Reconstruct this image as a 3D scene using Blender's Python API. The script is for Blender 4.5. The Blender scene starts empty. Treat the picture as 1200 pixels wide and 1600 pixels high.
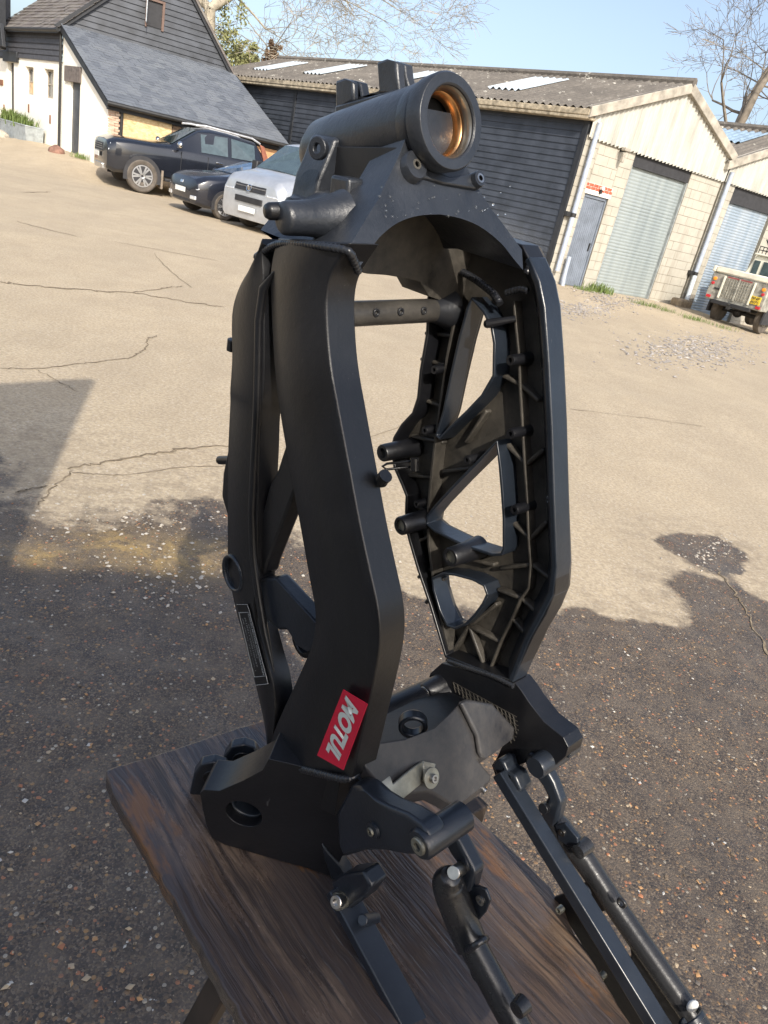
import bpy, bmesh, math, random
from mathutils import Vector, Matrix, noise
from mathutils.geometry import tessellate_polygon
R_ = math.radians
SC = bpy.context.scene
random.seed(7)
# ------------------------------------------------------------ camera
FPX = 1128.0; CH = 1.55
PIT = math.atan(493/1128.0); ROL = math.atan2(569, 2520)
Fw = Vector((0, math.cos(PIT), -math.sin(PIT)))
U0 = Vector((0, math.sin(PIT), math.cos(PIT))); X0 = Vector((1, 0, 0))
CR = math.cos(ROL)*X0 + math.sin(ROL)*U0
CU = math.cos(ROL)*U0 - math.sin(ROL)*X0
CAM = Vector((0, 0, CH))
cd = bpy.data.cameras.new("camera"); cam = bpy.data.objects.new("camera", cd)
SC.collection.objects.link(cam); SC.camera = cam
cam.matrix_world = Matrix(((CR.x, CU.x, -Fw.x, 0), (CR.y, CU.y, -Fw.y, 0), (CR.z, CU.z, -Fw.z, CH), (0, 0, 0, 1)))
cd.sensor_fit = 'VERTICAL'; cd.sensor_height = 24.0; cd.lens = FPX/1600*24.0
cd.clip_start = 0.02; cd.clip_end = 3000
cd.dof.use_dof = False
# ------------------------------------------------------------ sky, sun, exposure
SUN_AZ, SUN_EL = 162.0, 35.0
w = bpy.data.worlds.new("World"); SC.world = w; w.use_nodes = True
nt = w.node_tree; nt.nodes.clear()
sky = nt.nodes.new('ShaderNodeTexSky'); sky.sky_type = 'NISHITA'; sky.sun_disc = False
sky.sun_elevation = R_(SUN_EL); sky.sun_rotation = R_(SUN_AZ)
sky.air_density = 1.0; sky.dust_density = 3.6; sky.ozone_density = 2.4; sky.altitude = 50
bg = nt.nodes.new('ShaderNodeBackground'); bg.inputs[1].default_value = 0.15
wo = nt.nodes.new('ShaderNodeOutputWorld')
hs = nt.nodes.new('ShaderNodeHueSaturation'); hs.inputs['Saturation'].default_value = 0.80; nt.links.new(sky.outputs[0], hs.inputs['Color']); nt.links.new(hs.outputs[0], bg.inputs[0]); nt.links.new(bg.outputs[0], wo.inputs[0])
sd = bpy.data.lights.new("sun", 'SUN'); sd.energy = 3.1; sd.angle = R_(0.5); sd.color = (1.0, 0.93, 0.82)
so = bpy.data.objects.new("sun", sd); SC.collection.objects.link(so)
SV = Vector((math.sin(R_(SUN_AZ))*math.cos(R_(SUN_EL)), math.cos(R_(SUN_AZ))*math.cos(R_(SUN_EL)), math.sin(R_(SUN_EL))))
so.rotation_euler = SV.to_track_quat('Z', 'Y').to_euler(); so.location = (0, -5, 12)
SC.view_settings.view_transform = 'Standard'; SC.view_settings.look = 'None'
SC.view_settings.exposure = 0.68; SC.view_settings.gamma = 1.0
SC.cycles.use_denoising = True
SC.cycles.max_bounces = 6

# ------------------------------------------------------------ measuring helpers: points on real planes
def ray(x, y): return Fw + CR*((x-600)/FPX) - CU*((y-800)/FPX)
def onz(x, y, z=0.0):
    d = ray(x, y); return CAM + d*((z-CH)/d.z)
def onp(x, y, q, n):
    d = ray(x, y); return CAM + d*((q-CAM).dot(n)/d.dot(n))

# ------------------------------------------------------------ mesh builder
class MB:
    def __init__(s): s.v = []; s.f = []
    def add(s, vs, fs):
        o = len(s.v); s.v += [Vector(p) for p in vs]; s.f += [tuple(i+o for i in f) for f in fs]; return s
    def box(s, x0, x1, y0, y1, z0, z1, tf=None):
        vs = [Vector((x, y, z)) for x in (x0, x1) for y in (y0, y1) for z in (z0, z1)]
        if tf: vs = [tf(p) for p in vs]
        return s.add(vs, [(0,1,3,2),(4,6,7,5),(0,4,5,1),(2,3,7,6),(0,2,6,4),(1,5,7,3)])
    def prism(s, front, ext, holes=(), back=None):
        """closed solid: planar-ish front polygon (with holes) pushed along ext (or to explicit back points)"""
        loops = [list(front)] + [list(h) for h in holes]
        allp = [p for l in loops for p in l]; n = len(allp)
        tr = tessellate_polygon([[Vector(p) for p in l] for l in loops])
        bk = list(back) if back else [Vector(p)+ext for p in allp]
        fs = [tuple(t) for t in tr] + [tuple(n+i for i in reversed(t)) for t in tr]
        o = 0
        for l in loops:
            m = len(l)
            for i in range(m):
                a, b = o+i, o+(i+1) % m
                fs.append((a, b, b+n, a+n))
            o += m
        return s.add([Vector(p) for p in allp]+bk, fs)
    def loft(s, rings, cap=True, close=False):
        n = len(rings[0]); vs = [p for r in rings for p in r]; fs = []
        m = len(rings)
        for i in range(m-1 if not close else m):
            j = (i+1) % m
            for k in range(n):
                l = (k+1) % n
                fs.append((i*n+k, i*n+l, j*n+l, j*n+k))
        if cap and not close:
            fs.append(tuple(range(n-1, -1, -1))); fs.append(tuple((m-1)*n+k for k in range(n)))
        return s.add(vs, fs)
    def tube(s, path, r, n=12, cap=True):
        path = [Vector(p) for p in path]
        rs = r if isinstance(r, (list, tuple)) else [r]*len(path)
        rings = []; ref = None
        for i, p in enumerate(path):
            a = path[max(i-1, 0)]; b = path[min(i+1, len(path)-1)]
            t = (b-a).normalized()
            if ref is None:
                ref = t.orthogonal().normalized()
            ref = (ref - t*ref.dot(t)).normalized(); q = t.cross(ref)
            rings.append([p + (ref*math.cos(2*math.pi*k/n)+q*math.sin(2*math.pi*k/n))*rs[i] for k in range(n)])
        return s.loft(rings, cap)
    def ring(s, c, ax, ro, ri, h, n=32):
        """washer / hollow cylinder starting at c, running h along ax"""
        c = Vector(c); ax = Vector(ax).normalized(); u = ax.orthogonal().normalized(); q = ax.cross(u)
        def cc(r, d): return [c+ax*d+(u*math.cos(2*math.pi*k/n)+q*math.sin(2*math.pi*k/n))*r for k in range(n)]
        return s.loft([cc(ri, 0), cc(ro, 0), cc(ro, h), cc(ri, h)], close=True)
    def revolve(s, c, ax, prof, n=32, close=False):
        c = Vector(c); ax = Vector(ax).normalized(); u = ax.orthogonal().normalized(); q = ax.cross(u)
        return s.loft([[c+ax*d+(u*math.cos(2*math.pi*k/n)+q*math.sin(2*math.pi*k/n))*r for k in range(n)] for d, r in prof], cap=not close, close=close)
    def blob(s, c, r, sub=1, sq=(1, 1, 1), jit=0.0):
        t = bmesh.new(); bmesh.ops.create_icosphere(t, subdivisions=sub, radius=1)
        vs = [Vector(c)+Vector((v.co.x*sq[0], v.co.y*sq[1], v.co.z*sq[2]))*r*(1+jit*random.uniform(-1, 1)) for v in t.verts]
        fs = [tuple(v.index for v in f.verts) for f in t.faces]; t.free(); return s.add(vs, fs)
    def wallstrip(s, pts, ext, th, nrm, closed=True):
        """upright flange of thickness th following pts, standing along ext on a surface with normal nrm"""
        n = len(pts); pts = [Vector(p) for p in pts]; off = []
        for i in range(n):
            a = pts[(i-1) % n] if (closed or i > 0) else pts[i]; b = pts[(i+1) % n] if (closed or i < n-1) else pts[i]
            d1 = (pts[i]-a); d2 = (b-pts[i])
            if d1.length < 1e-9: d1 = d2
            if d2.length < 1e-9: d2 = d1
            t = (d1.normalized()+d2.normalized())
            if t.length < 1e-6: t = d2
            off.append(t.normalized().cross(nrm).normalized()*th*.5)
        rings = [[p-o, p+o, p+o+ext, p-o+ext] for p, o in zip(pts, off)]
        return s.loft(rings, cap=not closed, close=closed)
    def bar(s, a, b, side, wd, th):
        a = Vector(a); b = Vector(b); t = (b-a).normalized(); sd_ = (side-t*side.dot(t)).normalized(); u = t.cross(sd_)
        def rg(p): return [p+sd_*wd/2+u*th/2, p-sd_*wd/2+u*th/2, p-sd_*wd/2-u*th/2, p+sd_*wd/2-u*th/2]
        return s.loft([rg(a), rg(b)])
    def build(s, name, mat, parent=None, bevel=0, smooth=35, seg=2, fix=True, local=True):
        me = bpy.data.meshes.new(name)
        me.from_pydata([tuple(p) for p in s.v], [], s.f); me.update()
        if fix:
            bm = bmesh.new(); bm.from_mesh(me); bmesh.ops.recalc_face_normals(bm, faces=bm.faces); bm.to_mesh(me); bm.free()
        o = bpy.data.objects.new(name, me); SC.collection.objects.link(o)
        if mat: me.materials.append(mat)
        if smooth:
            for p in me.polygons: p.use_smooth = True
            me.set_sharp_from_angle(angle=R_(smooth))
        if parent is not None:
            o.parent = parent
            if not local: o.matrix_parent_inverse = parent.matrix_world.inverted()
        if bevel:
            m = o.modifiers.new("bevel", 'BEVEL'); m.width = bevel; m.segments = seg; m.limit_method = 'ANGLE'; m.angle_limit = R_(32)
            m.harden_normals = False; m.use_clamp_overlap = True
        return o

def tag(o, label=None, cat=None, group=None, kind=None):
    if label: o['label'] = label
    if cat: o['category'] = cat
    if group: o['group'] = group
    if kind: o['kind'] = kind
    return o
def empty(name, loc=(0, 0, 0), rz=0.0, label=None, cat=None, group=None):
    o = bpy.data.objects.new(name, None); SC.collection.objects.link(o)
    o.location = loc; o.rotation_euler = (0, 0, rz); o.empty_display_size = .2
    o.matrix_world = Matrix.Translation(Vector(loc)) @ Matrix.Rotation(rz, 4, 'Z')
    return tag(o, label, cat, group)

# ------------------------------------------------------------ materials
class MT:
    def __init__(s, name):
        s.m = bpy.data.materials.new(name); s.m.use_nodes = True; s.t = s.m.node_tree
        s.b = s.t.nodes['Principled BSDF']; s._co = None
    def n(s, typ, **kw):
        x = s.t.nodes.new(typ)
        for k, v in kw.items(): setattr(x, k, v)
        return x
    def l(s, a, b): s.t.links.new(a, b)
    def co(s, which='Object', scale=(1, 1, 1), rot=(0, 0, 0)):
        tc = s.n('ShaderNodeTexCoord'); mp = s.n('ShaderNodeMapping')
        mp.inputs['Scale'].default_value = scale; mp.inputs['Rotation'].default_value = rot
        s.l(tc.outputs[which], mp.inputs[0]); return mp.outputs[0]
    def noise(s, co, scale, det=4, rough=.55, dist=0):
        x = s.n('ShaderNodeTexNoise'); x.inputs['Scale'].default_value = scale; x.inputs['Detail'].default_value = det
        x.inputs['Roughness'].default_value = rough; x.inputs['Distortion'].default_value = dist
        s.l(co, x.inputs['Vector']); return x.outputs['Fac']
    def vor(s, co, scale, feat='F1', out='Distance', rnd=1.0):
        x = s.n('ShaderNodeTexVoronoi'); x.feature = feat; x.inputs['Scale'].default_value = scale; x.inputs['Randomness'].default_value = rnd
        s.l(co, x.inputs['Vector']); return x.outputs[out]
    def ramp(s, fac, stops, interp='LINEAR'):
        x = s.n('ShaderNodeValToRGB'); x.color_ramp.interpolation = interp; e = x.color_ramp.elements
        while len(e) < len(stops): e.new(.5)
        for i, (p, c) in enumerate(stops):
            e[i].position = p; e[i].color = (c[0], c[1], c[2], 1) if isinstance(c, (tuple, list)) else (c, c, c, 1)
        s.l(fac, x.inputs[0]); return x.outputs[0]
    def mix(s, fac, a, b, mode='MIX'):
        x = s.n('ShaderNodeMix'); x.data_type = 'RGBA'; x.blend_type = mode
        for sock, v in ((x.inputs[0], fac), (x.inputs[6], a), (x.inputs[7], b)):
            if hasattr(v, 'is_linked') or isinstance(v, bpy.types.NodeSocket): s.l(v, sock)
            elif isinstance(v, (tuple, list)): sock.default_value = (v[0], v[1], v[2], 1)
            else: sock.default_value = v
        return x.outputs[2]
    def math(s, op, a, b=0.0, clamp=False):
        x = s.n('ShaderNodeMath'); x.operation = op; x.use_clamp = clamp
        for sock, v in ((x.inputs[0], a), (x.inputs[1], b)):
            if isinstance(v, bpy.types.NodeSocket): s.l(v, sock)
            else: sock.default_value = v
        return x.outputs[0]
    def bump(s, h, dist=.01, strength=1.0, prev=None):
        x = s.n('ShaderNodeBump'); x.inputs['Distance'].default_value = dist; x.inputs['Strength'].default_value = strength
        s.l(h, x.inputs['Height'])
        if prev: s.l(prev, x.inputs['Normal'])
        s.l(x.outputs[0], s.b.inputs['Normal']); return x.outputs[0]
    def set(s, **kw):
        for k, v in kw.items():
            k = {'col': 'Base Color', 'rough': 'Roughness', 'metal': 'Metallic', 'spec': 'Specular IOR Level', 'coat': 'Coat Weight', 'coatr': 'Coat Roughness', 'trans': 'Transmission Weight', 'alpha': 'Alpha', 'ior': 'IOR', 'em': 'Emission Strength', 'emc': 'Emission Color'}[k]
            i = s.b.inputs[k]
            if isinstance(v, bpy.types.NodeSocket): s.l(v, i)
            elif isinstance(v, (tuple, list)): i.default_value = (v[0], v[1], v[2], 1)
            else: i.default_value = v
        return s
def simple(name, col, rough=.5, metal=0, nscale=8, var=.25, bump=0.0, bscale=60, **kw):
    t = MT(name); co = t.co()
    f = t.noise(co, nscale, 5)
    c2 = tuple(max(0, c*(1-var)) for c in col); c3 = tuple(min(1, c*(1+var)) for c in col)
    t.set(col=t.ramp(f, [(.3, c2), (.7, c3)]), rough=rough, metal=metal, **kw)
    if bump: t.bump(t.noise(co, bscale, 4), bump, .6)
    return t.m
# ============================================================ SETTING: yard
azA = R_(-46.7); azB = R_(54.4)
VA = Vector((math.sin(azA), math.cos(azA), 0)); VB = Vector((math.sin(azB), math.cos(azB), 0))
NA = Vector((-VA.y, VA.x, 0))      # outward normal of the A walls, towards the camera
NB = Vector((VB.y, -VB.x, 0))      # outward normal of the B walls
KK = Vector((2.849, 20.42, 0)); QQ = Vector((-11.086, 24.619, 0))
def inv(P, O):
    d = P-O; det = VA.x*VB.y-VA.y*VB.x
    return (d.x*VB.y-d.y*VB.x)/det, (VA.x*d.y-VA.y*d.x)/det      # w along A, u along B
def sst(x, a, b):
    t = min(1, max(0, (x-a)/(b-a))); return t*t*(3-2*t)
def gh(x, y):
    P = Vector((x, y, 0)); z = 0.0
    d = (P-KK).dot(NB); w_, u = inv(P, KK)
    ramp = .19*(1-sst(u, 5.2, 6.8)) - .10*sst(u, 5.4, 7.2)
    if u > -1.5: z += ramp*(1-sst(d, .6, 4.2))*sst(u, -1.5, 0)
    d2 = (P-QQ).dot(NA); w2, u2 = inv(P, QQ)
    if w2 > -2.5:
        hgt = .36 + .16*sst(w2, 0, 4)
        z += hgt*(1-sst(d2, .5, 3.3))*sst(w2, -2.5, 0.2)*(1 if d2 > -6 else 0)
    if y > 4: z += .02*noise.noise(Vector((x*.35, y*.35, 3)))*min(1, (y-4)/4)
    return z
wetpx = [(0,700),(25,775),(60,800),(150,815),(230,800),(300,780),(360,775),(450,835),(560,885),(620,922),(720,948),(800,962),(860,957),(905,950),(950,963),(1000,972),(1060,978),(1076,960),(1058,932),(1042,910),(1045,897),(1080,892),(1128,904),(1062,872),(1022,848),(1030,830),(1075,834),(1120,838),(1175,868),(1152,905),(1165,925),(1215,945),(1500,1100),(1500,1750),(-900,1750),(-900,900),(-300,780)]
wet2 = [onz(x, y).to_2d() for x, y in wetpx]
yel = [((238,864),1.0,(.34,.16)),((60,866),.8,(.16,.1)),((310,850),.6,(.2,.1))]  # sunlit patches between shadows, painted yellow into the wet ground colour
sunpatch_c = [(onz(*p).to_2d(), s, e) for p, s, e in yel]
def sdf(p, poly):
    d = 1e9; ins = False; n = len(poly); j = n-1
    for i in range(n):
        a, b = poly[j], poly[i]; e = b-a; w_ = p-a
        t = max(0, min(1, w_.dot(e)/max(e.length_squared, 1e-12)))
        d = min(d, (w_-e*t).length)
        if (a.y > p.y) != (b.y > p.y) and p.x < (b.x-a.x)*(p.y-a.y)/(b.y-a.y)+a.x: ins = not ins
        j = i
    return d if ins else -d
def axis(lo, hi, f0, f1, st, grow=1.22):
    a = [f0+i*st for i in range(int((f1-f0)/st)+1)]
    x = a[-1]; s_ = st
    while x < hi: s_ *= grow; s_ = min(s_, 12); x += s_; a.append(x)
    x = a[0]; s_ = st
    while x > lo: s_ *= grow; s_ = min(s_, 12); x -= s_; a.insert(0, x)
    return a
def axis2(lo, hi, f0, f1, st, m1, st2):
    a = axis(f0-.01, m1, f0, f1, st, 1.08)
    out = []
    for v in a:
        if v <= m1: out.append(v)
    x = out[-1]
    while x < m1: x += st2; out.append(x)
    s_ = st2
    while x < hi: s_ = min(s_*1.2, 14); x += s_; out.append(x)
    x = out[0]; s_ = st
    while x > lo: s_ = min(s_*1.25, 10); x -= s_; out.insert(0, x)
    return out
gx = axis(-90, 90, -3.0, 3.2, .05, 1.07); gy = axis2(-30, 160, .3, 5.2, .05, 34, .5)
gx = [v for v in gx]
vs = []; wetA = []; sunpatchA = []
for y in gy:
    for x in gx:
        vs.append((x, y, gh(x, y) if abs(x) < 40 and y < 60 else 0.0))
        if y < 8 and abs(x) < 6:
            p = Vector((x, y)); wetA.append(max(-1, min(1, sdf(p, wet2)*(.38+.62*sst(p.x, -.9, .1)))))
            t = 0
            for c, s_, e in sunpatch_c:
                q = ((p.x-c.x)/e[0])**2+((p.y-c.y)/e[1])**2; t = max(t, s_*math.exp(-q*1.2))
            sunpatchA.append(t)
        else: wetA.append(1.0 if y < .3 else -1.0); sunpatchA.append(0.0)
nx = len(gx); fs = [(j*nx+i, j*nx+i+1, (j+1)*nx+i+1, (j+1)*nx+i) for j in range(len(gy)-1) for i in range(nx-1)]
me = bpy.data.meshes.new("ground"); me.from_pydata(vs, [], fs); me.update()
at_ = me.attributes.new("wet", 'FLOAT', 'POINT'); at_.data.foreach_set('value', wetA)
at_ = me.attributes.new("yel", 'FLOAT', 'POINT'); at_.data.foreach_set('value', sunpatchA)
for p in me.polygons: p.use_smooth = True
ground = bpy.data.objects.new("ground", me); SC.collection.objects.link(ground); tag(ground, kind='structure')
t = MT("yard_tarmac"); co = t.co()
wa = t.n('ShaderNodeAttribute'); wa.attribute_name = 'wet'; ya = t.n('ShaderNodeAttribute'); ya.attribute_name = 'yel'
n1 = t.noise(co, .35, 5, .6); n2 = t.noise(co, 2.2, 8, .65); n3 = t.noise(co, 45, 6, .7); n4 = t.noise(co, 9, 6, .6)
dry = t.ramp(n2, [(.25, (.43,.345,.235)), (.5, (.51,.415,.285)), (.75, (.57,.475,.34))])
n0 = t.noise(t.co(scale=(1,.45,1), rot=(0,0,.6)), .9, 6, .7)
dry = t.mix(t.ramp(n0, [(.40, .6), (.60, 0.0)]), dry, (.38,.31,.22))
dry = t.mix(t.math('MULTIPLY', n1, .4), dry, (.44,.35,.235), 'MIX')
dry = t.mix(t.ramp(n3, [(.38, .65), (.58, 0.0)]), dry, (.25,.20,.14))
v1 = t.vor(co, 120, out='Color'); vd = t.vor(co, 70); 
sp = t.n('ShaderNodeSeparateColor'); t.l(v1, sp.inputs[0])
dry = t.mix(t.math('MULTIPLY', t.math('GREATER_THAN', sp.outputs[0], .93), .4), dry, (.58,.52,.44))
# wet: exposed aggregate
warp = t.noise(co, 30, 3)
vb = t.n('ShaderNodeTexVoronoi'); vb.inputs['Scale'].default_value = 80; t.l(co, vb.inputs['Vector'])
vs2 = t.n('ShaderNodeTexVoronoi'); vs2.inputs['Scale'].default_value = 230; t.l(co, vs2.inputs['Vector'])
s1 = t.n('ShaderNodeSeparateColor'); t.l(vb.outputs['Color'], s1.inputs[0])
s2 = t.n('ShaderNodeSeparateColor'); t.l(vs2.outputs['Color'], s2.inputs[0])
pal = t.ramp(s1.outputs[1], [(0, (.055,.045,.036)), (.35, (.14,.10,.065)), (.55, (.24,.15,.08)), (.70, (.36,.21,.09)), (.84, (.40,.17,.085)), (.92, (.42,.37,.29)), (1, (.12,.12,.13))], 'CONSTANT')
pal2 = t.ramp(s2.outputs[1], [(0, (.060,.047,.038)), (.35, (.095,.072,.052)), (.65, (.145,.104,.066)), (.88, (.20,.155,.11))], 'CONSTANT')
isst = t.math('MULTIPLY', t.math('GREATER_THAN', s1.outputs[0], .58), t.math('LESS_THAN', vb.outputs['Distance'], .42))
wet = t.mix(isst, pal2, pal)
wet = t.mix(t.ramp(n2, [(.3, .45), (.6, 0.0)]), wet, (.045,.038,.034))
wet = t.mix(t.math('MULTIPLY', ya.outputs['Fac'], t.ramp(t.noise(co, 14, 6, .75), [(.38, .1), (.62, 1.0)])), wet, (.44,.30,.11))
wm = t.math('ADD', wa.outputs['Fac'], t.math('MULTIPLY', t.math('SUBTRACT', t.noise(co, 5, 7, .7), .5), .30))
wmask = t.ramp(t.math('ADD', wm, .5), [(.485, 0.0), (.53, 1.0)])
col = t.mix(wmask, dry, wet)
# darker grit where the dry surface is worn
damp = t.ramp(t.math('ADD', wm, .5), [(.15, 0.0), (.5, .45)])
col = t.mix(t.math('MULTIPLY', damp, t.ramp(n4, [(.45, 0.0), (.62, 1.0)])), col, (.16,.125,.09))
puddle = t.ramp(t.noise(co, 3.3, 4), [(.45, 0.0), (.62, 1.0)])
rwet = t.math('SUBTRACT', .54, t.math('MULTIPLY', puddle, .22))
x = t.n('ShaderNodeMix'); x.data_type = 'FLOAT'; t.l(wmask, x.inputs[0]); x.inputs[2].default_value = .93; t.l(rwet, x.inputs[3])
t.set(col=col, rough=x.outputs[0], spec=.45)
hb = t.math('ADD', t.math('MULTIPLY', t.math('MULTIPLY', isst, t.math('SUBTRACT', .45, vb.outputs['Distance'])), wmask), t.math('MULTIPLY', n3, .35))
t.bump(t.math('ADD', hb, t.math('MULTIPLY', vs2.outputs['Distance'], -.25)), .006, .8)
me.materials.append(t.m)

# cracks in the tarmac: narrow sunken seams laid a few millimetres proud of the sheet
M_crack = simple("crack_dirt", (.20,.155,.10), .95, var=.5, nscale=30)
def crack(pts, wdt, seed=0, sub=9):
    random.seed(seed); P = [onz(*p) for p in pts]; out = []
    for i in range(len(P)-1):
        for k in range(sub):
            q = P[i].lerp(P[i+1], k/sub); out.append(q + Vector((random.uniform(-1,1), random.uniform(-1,1), 0))*wdt*.9)
    out.append(P[-1]); m = MB(); L = []; 
    for i, q in enumerate(out):
        a = out[max(i-1,0)]; b = out[min(i+1,len(out)-1)]; tt = (b-a).normalized(); nn = Vector((-tt.y, tt.x, 0))
        ww = wdt*(.25+.9*abs(noise.noise(Vector((q.x*9, q.y*9, seed))))+.35*random.random())*(.5 if i in (0, len(out)-1) else 1); z = gh(q.x, q.y)+.004
        L.append((Vector((q.x,q.y,z))-nn*ww/2, Vector((q.x,q.y,z))+nn*ww/2))
    vs = [p for a in L for p in a]; return vs, [(2*i, 2*i+1, 2*i+3, 2*i+2) for i in range(len(L)-1)]
m = MB()
for pts, wd in [([(0,576),(60,576),(130,568),(200,560),(225,548),(232,530),(245,525)], .018), ([(55,577),(90,595),(120,612)], .012),
                ([(0,441),(60,447),(150,455),(210,458),(280,470),(350,480)], .05), ([(210,458),(260,450),(285,447)], .03),
                ([(100,732),(170,722),(230,712),(280,702),(360,697)], .022), ([(115,735),(85,760),(60,790)], .012), ([(110,738),(150,742),(200,743),(290,730),(360,729)], .008),
                ([(28,770),(45,765),(75,760)], .010), ([(1120,890),(1150,930),(1175,975),(1200,1025)], .016), ([(240,395),(262,420),(300,450)], .02),
                ([(180,378),(270,395),(340,408)], .03), ([(30,300),(80,300)], .06), ([(20,345),(120,370)], .05),
                ([(560,690),(700,640)], .01), ([(890,640),(1010,655),(1100,668)], .012)]:
    a, b = crack(pts, wd, int(pts[0][0])+3); m.add(a, b)
tag(m.build("ground_crack", M_crack, smooth=0, fix=False), kind='structure')

# loose stones and grit (uncountable)
def stone_field(name, mat, n, fn, seed, r0, r1):
    random.seed(seed); m = MB(); base = [(1,0,0),(-1,0,0),(0,1,0),(0,-1,0),(0,0,1),(0,0,-1)]
    F = [(0,2,4),(2,1,4),(1,3,4),(3,0,4),(2,0,5),(1,2,5),(3,1,5),(0,3,5)]
    k = 0
    while k < n:
        p = fn()
        if p is None: continue
        r = r0+(r1-r0)*random.random()**3; a = random.random()*6.28
        sx, sy, sz = r*random.uniform(.7,1.3), r*random.uniform(.6,1), r*random.uniform(.35,.7); vs = []
        for b in base:
            x_, y_, z_ = b[0]*sx*random.uniform(.8,1.2), b[1]*sy*random.uniform(.8,1.2), b[2]*sz
            vs.append((p[0]+x_*math.cos(a)-y_*math.sin(a), p[1]+x_*math.sin(a)+y_*math.cos(a), gh(p[0],p[1])+sz*.35+z_))
        m.add(vs, F); k += 1
    return tag(m.build(name, mat, smooth=70, fix=False), kind='stuff')
t = MT("pebble"); co = t.co(); vv = t.n('ShaderNodeTexVoronoi'); vv.inputs['Scale'].default_value = 45; t.l(co, vv.inputs['Vector'])
sc_ = t.n('ShaderNodeSeparateColor'); t.l(vv.outputs['Color'], sc_.inputs[0])
t.set(col=t.ramp(sc_.outputs[0], [(0,(.16,.12,.08)),(.3,(.42,.24,.11)),(.5,(.14,.12,.10)),(.65,(.42,.33,.22)),(.8,(.38,.16,.08)),(.93,(.5,.48,.44))], 'CONSTANT'), rough=.55)
M_peb = t.m
def near_fn():
    q = onz(random.uniform(-100, 1300), random.uniform(760, 1750))
    return (q.x, q.y) if sdf(q.to_2d(), wet2) > .02 else None
stone_field("loose_gravel", M_peb, 3600, near_fn, 5, .0015, .0090)
M_chip = simple("chippings", (.42,.38,.32), .9, var=.45, nscale=25)
def chip_fn():
    c = random.random()
    if c < .22: q = onz(random.gauss(1115, 28), random.gauss(862, 15))
    elif c < .5: q = onz(random.gauss(270, 90), random.gauss(900, 35))
    elif c < .66: q = onz(random.gauss(230, 110), random.gauss(815, 28))
    elif c < .86: q = onz(random.uniform(1010, 1130)+random.gauss(0,8), random.uniform(515, 560)+random.gauss(0,4))
    else: q = onz(random.gauss(680, 60), random.gauss(850, 40))
    return (q.x, q.y)
stone_field("stone_chippings", M_chip, 900, chip_fn, 9, .003, .013)
def far_fn():
    c = random.random()
    if c < .5:
        q = onz(random.gauss(1090, 50), random.gauss(545, 14))
    else:
        q = onz(random.gauss(925, 45), random.gauss(482, 7))
    return (q.x, q.y) if 8 < q.y < 24 else None
M_grit = simple("grit", (.33,.30,.27), .95, var=.4, nscale=9)
stone_field("gravel_bed", M_grit, 2600, far_fn, 11, .015, .05)
# ============================================================ BUILDINGS
Z = Vector((0, 0, 1))
def wallB(O, w=0.0):            # (u along the wall, d out of the wall towards the yard, z)
    return lambda p: O + VA*w + VB*p[0] + NB*p[1] + Z*p[2]
def wallA(O, u=0.0):            # (w along the wall, d outwards, z)
    return lambda p: O + VB*u + VA*p[0] + NA*p[1] + Z*p[2]
M_black = simple("black_weatherboard", (.040,.046,.058), .45, var=.35, nscale=3, bump=.004, bscale=25)
M_black2 = simple("black_trim", (.018,.020,.024), .5, var=.3, nscale=5)
t = MT("lichen_cement_roof"); co = t.co(); a_ = t.noise(co, 1.1, 6, .65); b_ = t.noise(co, 9, 5, .6); v_ = t.vor(co, 1.7); v2 = t.noise(co, 2.3, 7, .8)
c_ = t.ramp(a_, [(.3, (.095,.085,.075)), (.7, (.19,.17,.145))]); c_ = t.mix(t.ramp(b_, [(.4, .5), (.6, 0.0)]), c_, (.09,.08,.07))
c_ = t.mix(t.ramp(t.math('ADD', v2, t.math('MULTIPLY', b_, .35)), [(.77, 0.0), (.84, .85)]), c_, (.50,.48,.42))
t.set(col=c_, rough=.95); t.bump(b_, .03, .6); M_roof = t.m
M_fascia = simple("mossy_fascia", (.34,.29,.21), .95, nscale=7, var=.55, bump=.01)
t = MT("painted_block_wall"); co = t.co(); c_ = t.ramp(t.noise(co, 1.4, 6, .6), [(.3, (.34,.32,.27)), (.6, (.42,.395,.335)), (.8, (.35,.335,.29))])
c_ = t.mix(t.ramp(t.noise(t.co(scale=(3,3,.35)), 1.5, 5, .6), [(.50, 0.0), (.70, .6)]), c_, (.25,.22,.175)); t.set(col=c_, rough=.9); t.bump(t.noise(co, 30, 4), .006, .5); M_block = t.m
M_mortar = simple("mortar_joint", (.20,.18,.14), .95)
t = MT("corrugated_cladding"); co = t.co(); c_ = t.ramp(t.noise(t.co(scale=(2,2,.3)), 2, 6, .6), [(.3, (.32,.31,.275)), (.55, (.46,.45,.405)), (.8, (.36,.345,.29))]); t.set(col=c_, rough=.85); M_corr = t.m
t = MT("shutter_green_white"); co = t.co(); c_ = t.ramp(t.noise(t.co(scale=(3,3,.25)), 1.2, 5, .6), [(.3, (.22,.255,.26)), (.6, (.30,.335,.335)), (.9, (.33,.36,.35))]); t.set(col=c_, rough=.45, metal=.15); M_shut = t.m
t = MT("shutter_blue_grey"); co = t.co(); c_ = t.ramp(t.noise(t.co(scale=(2.2,2.2,.15)), 1.3, 4, .5), [(.3, (.20,.26,.33)), (.5, (.29,.35,.41)), (.7, (.40,.44,.48))]); t.set(col=c_, rough=.45, metal=.2); M_shut2 = t.m
M_pipe = simple("pvc_pipe_grey", (.38,.43,.52), .4, var=.12); M_pipew = simple("pvc_pipe_pale", (.60,.66,.72), .4, var=.1)
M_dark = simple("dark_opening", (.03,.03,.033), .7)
M_bluedoor = simple("blue_grey_door_paint", (.16,.185,.225), .5, var=.2, nscale=4)
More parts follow.
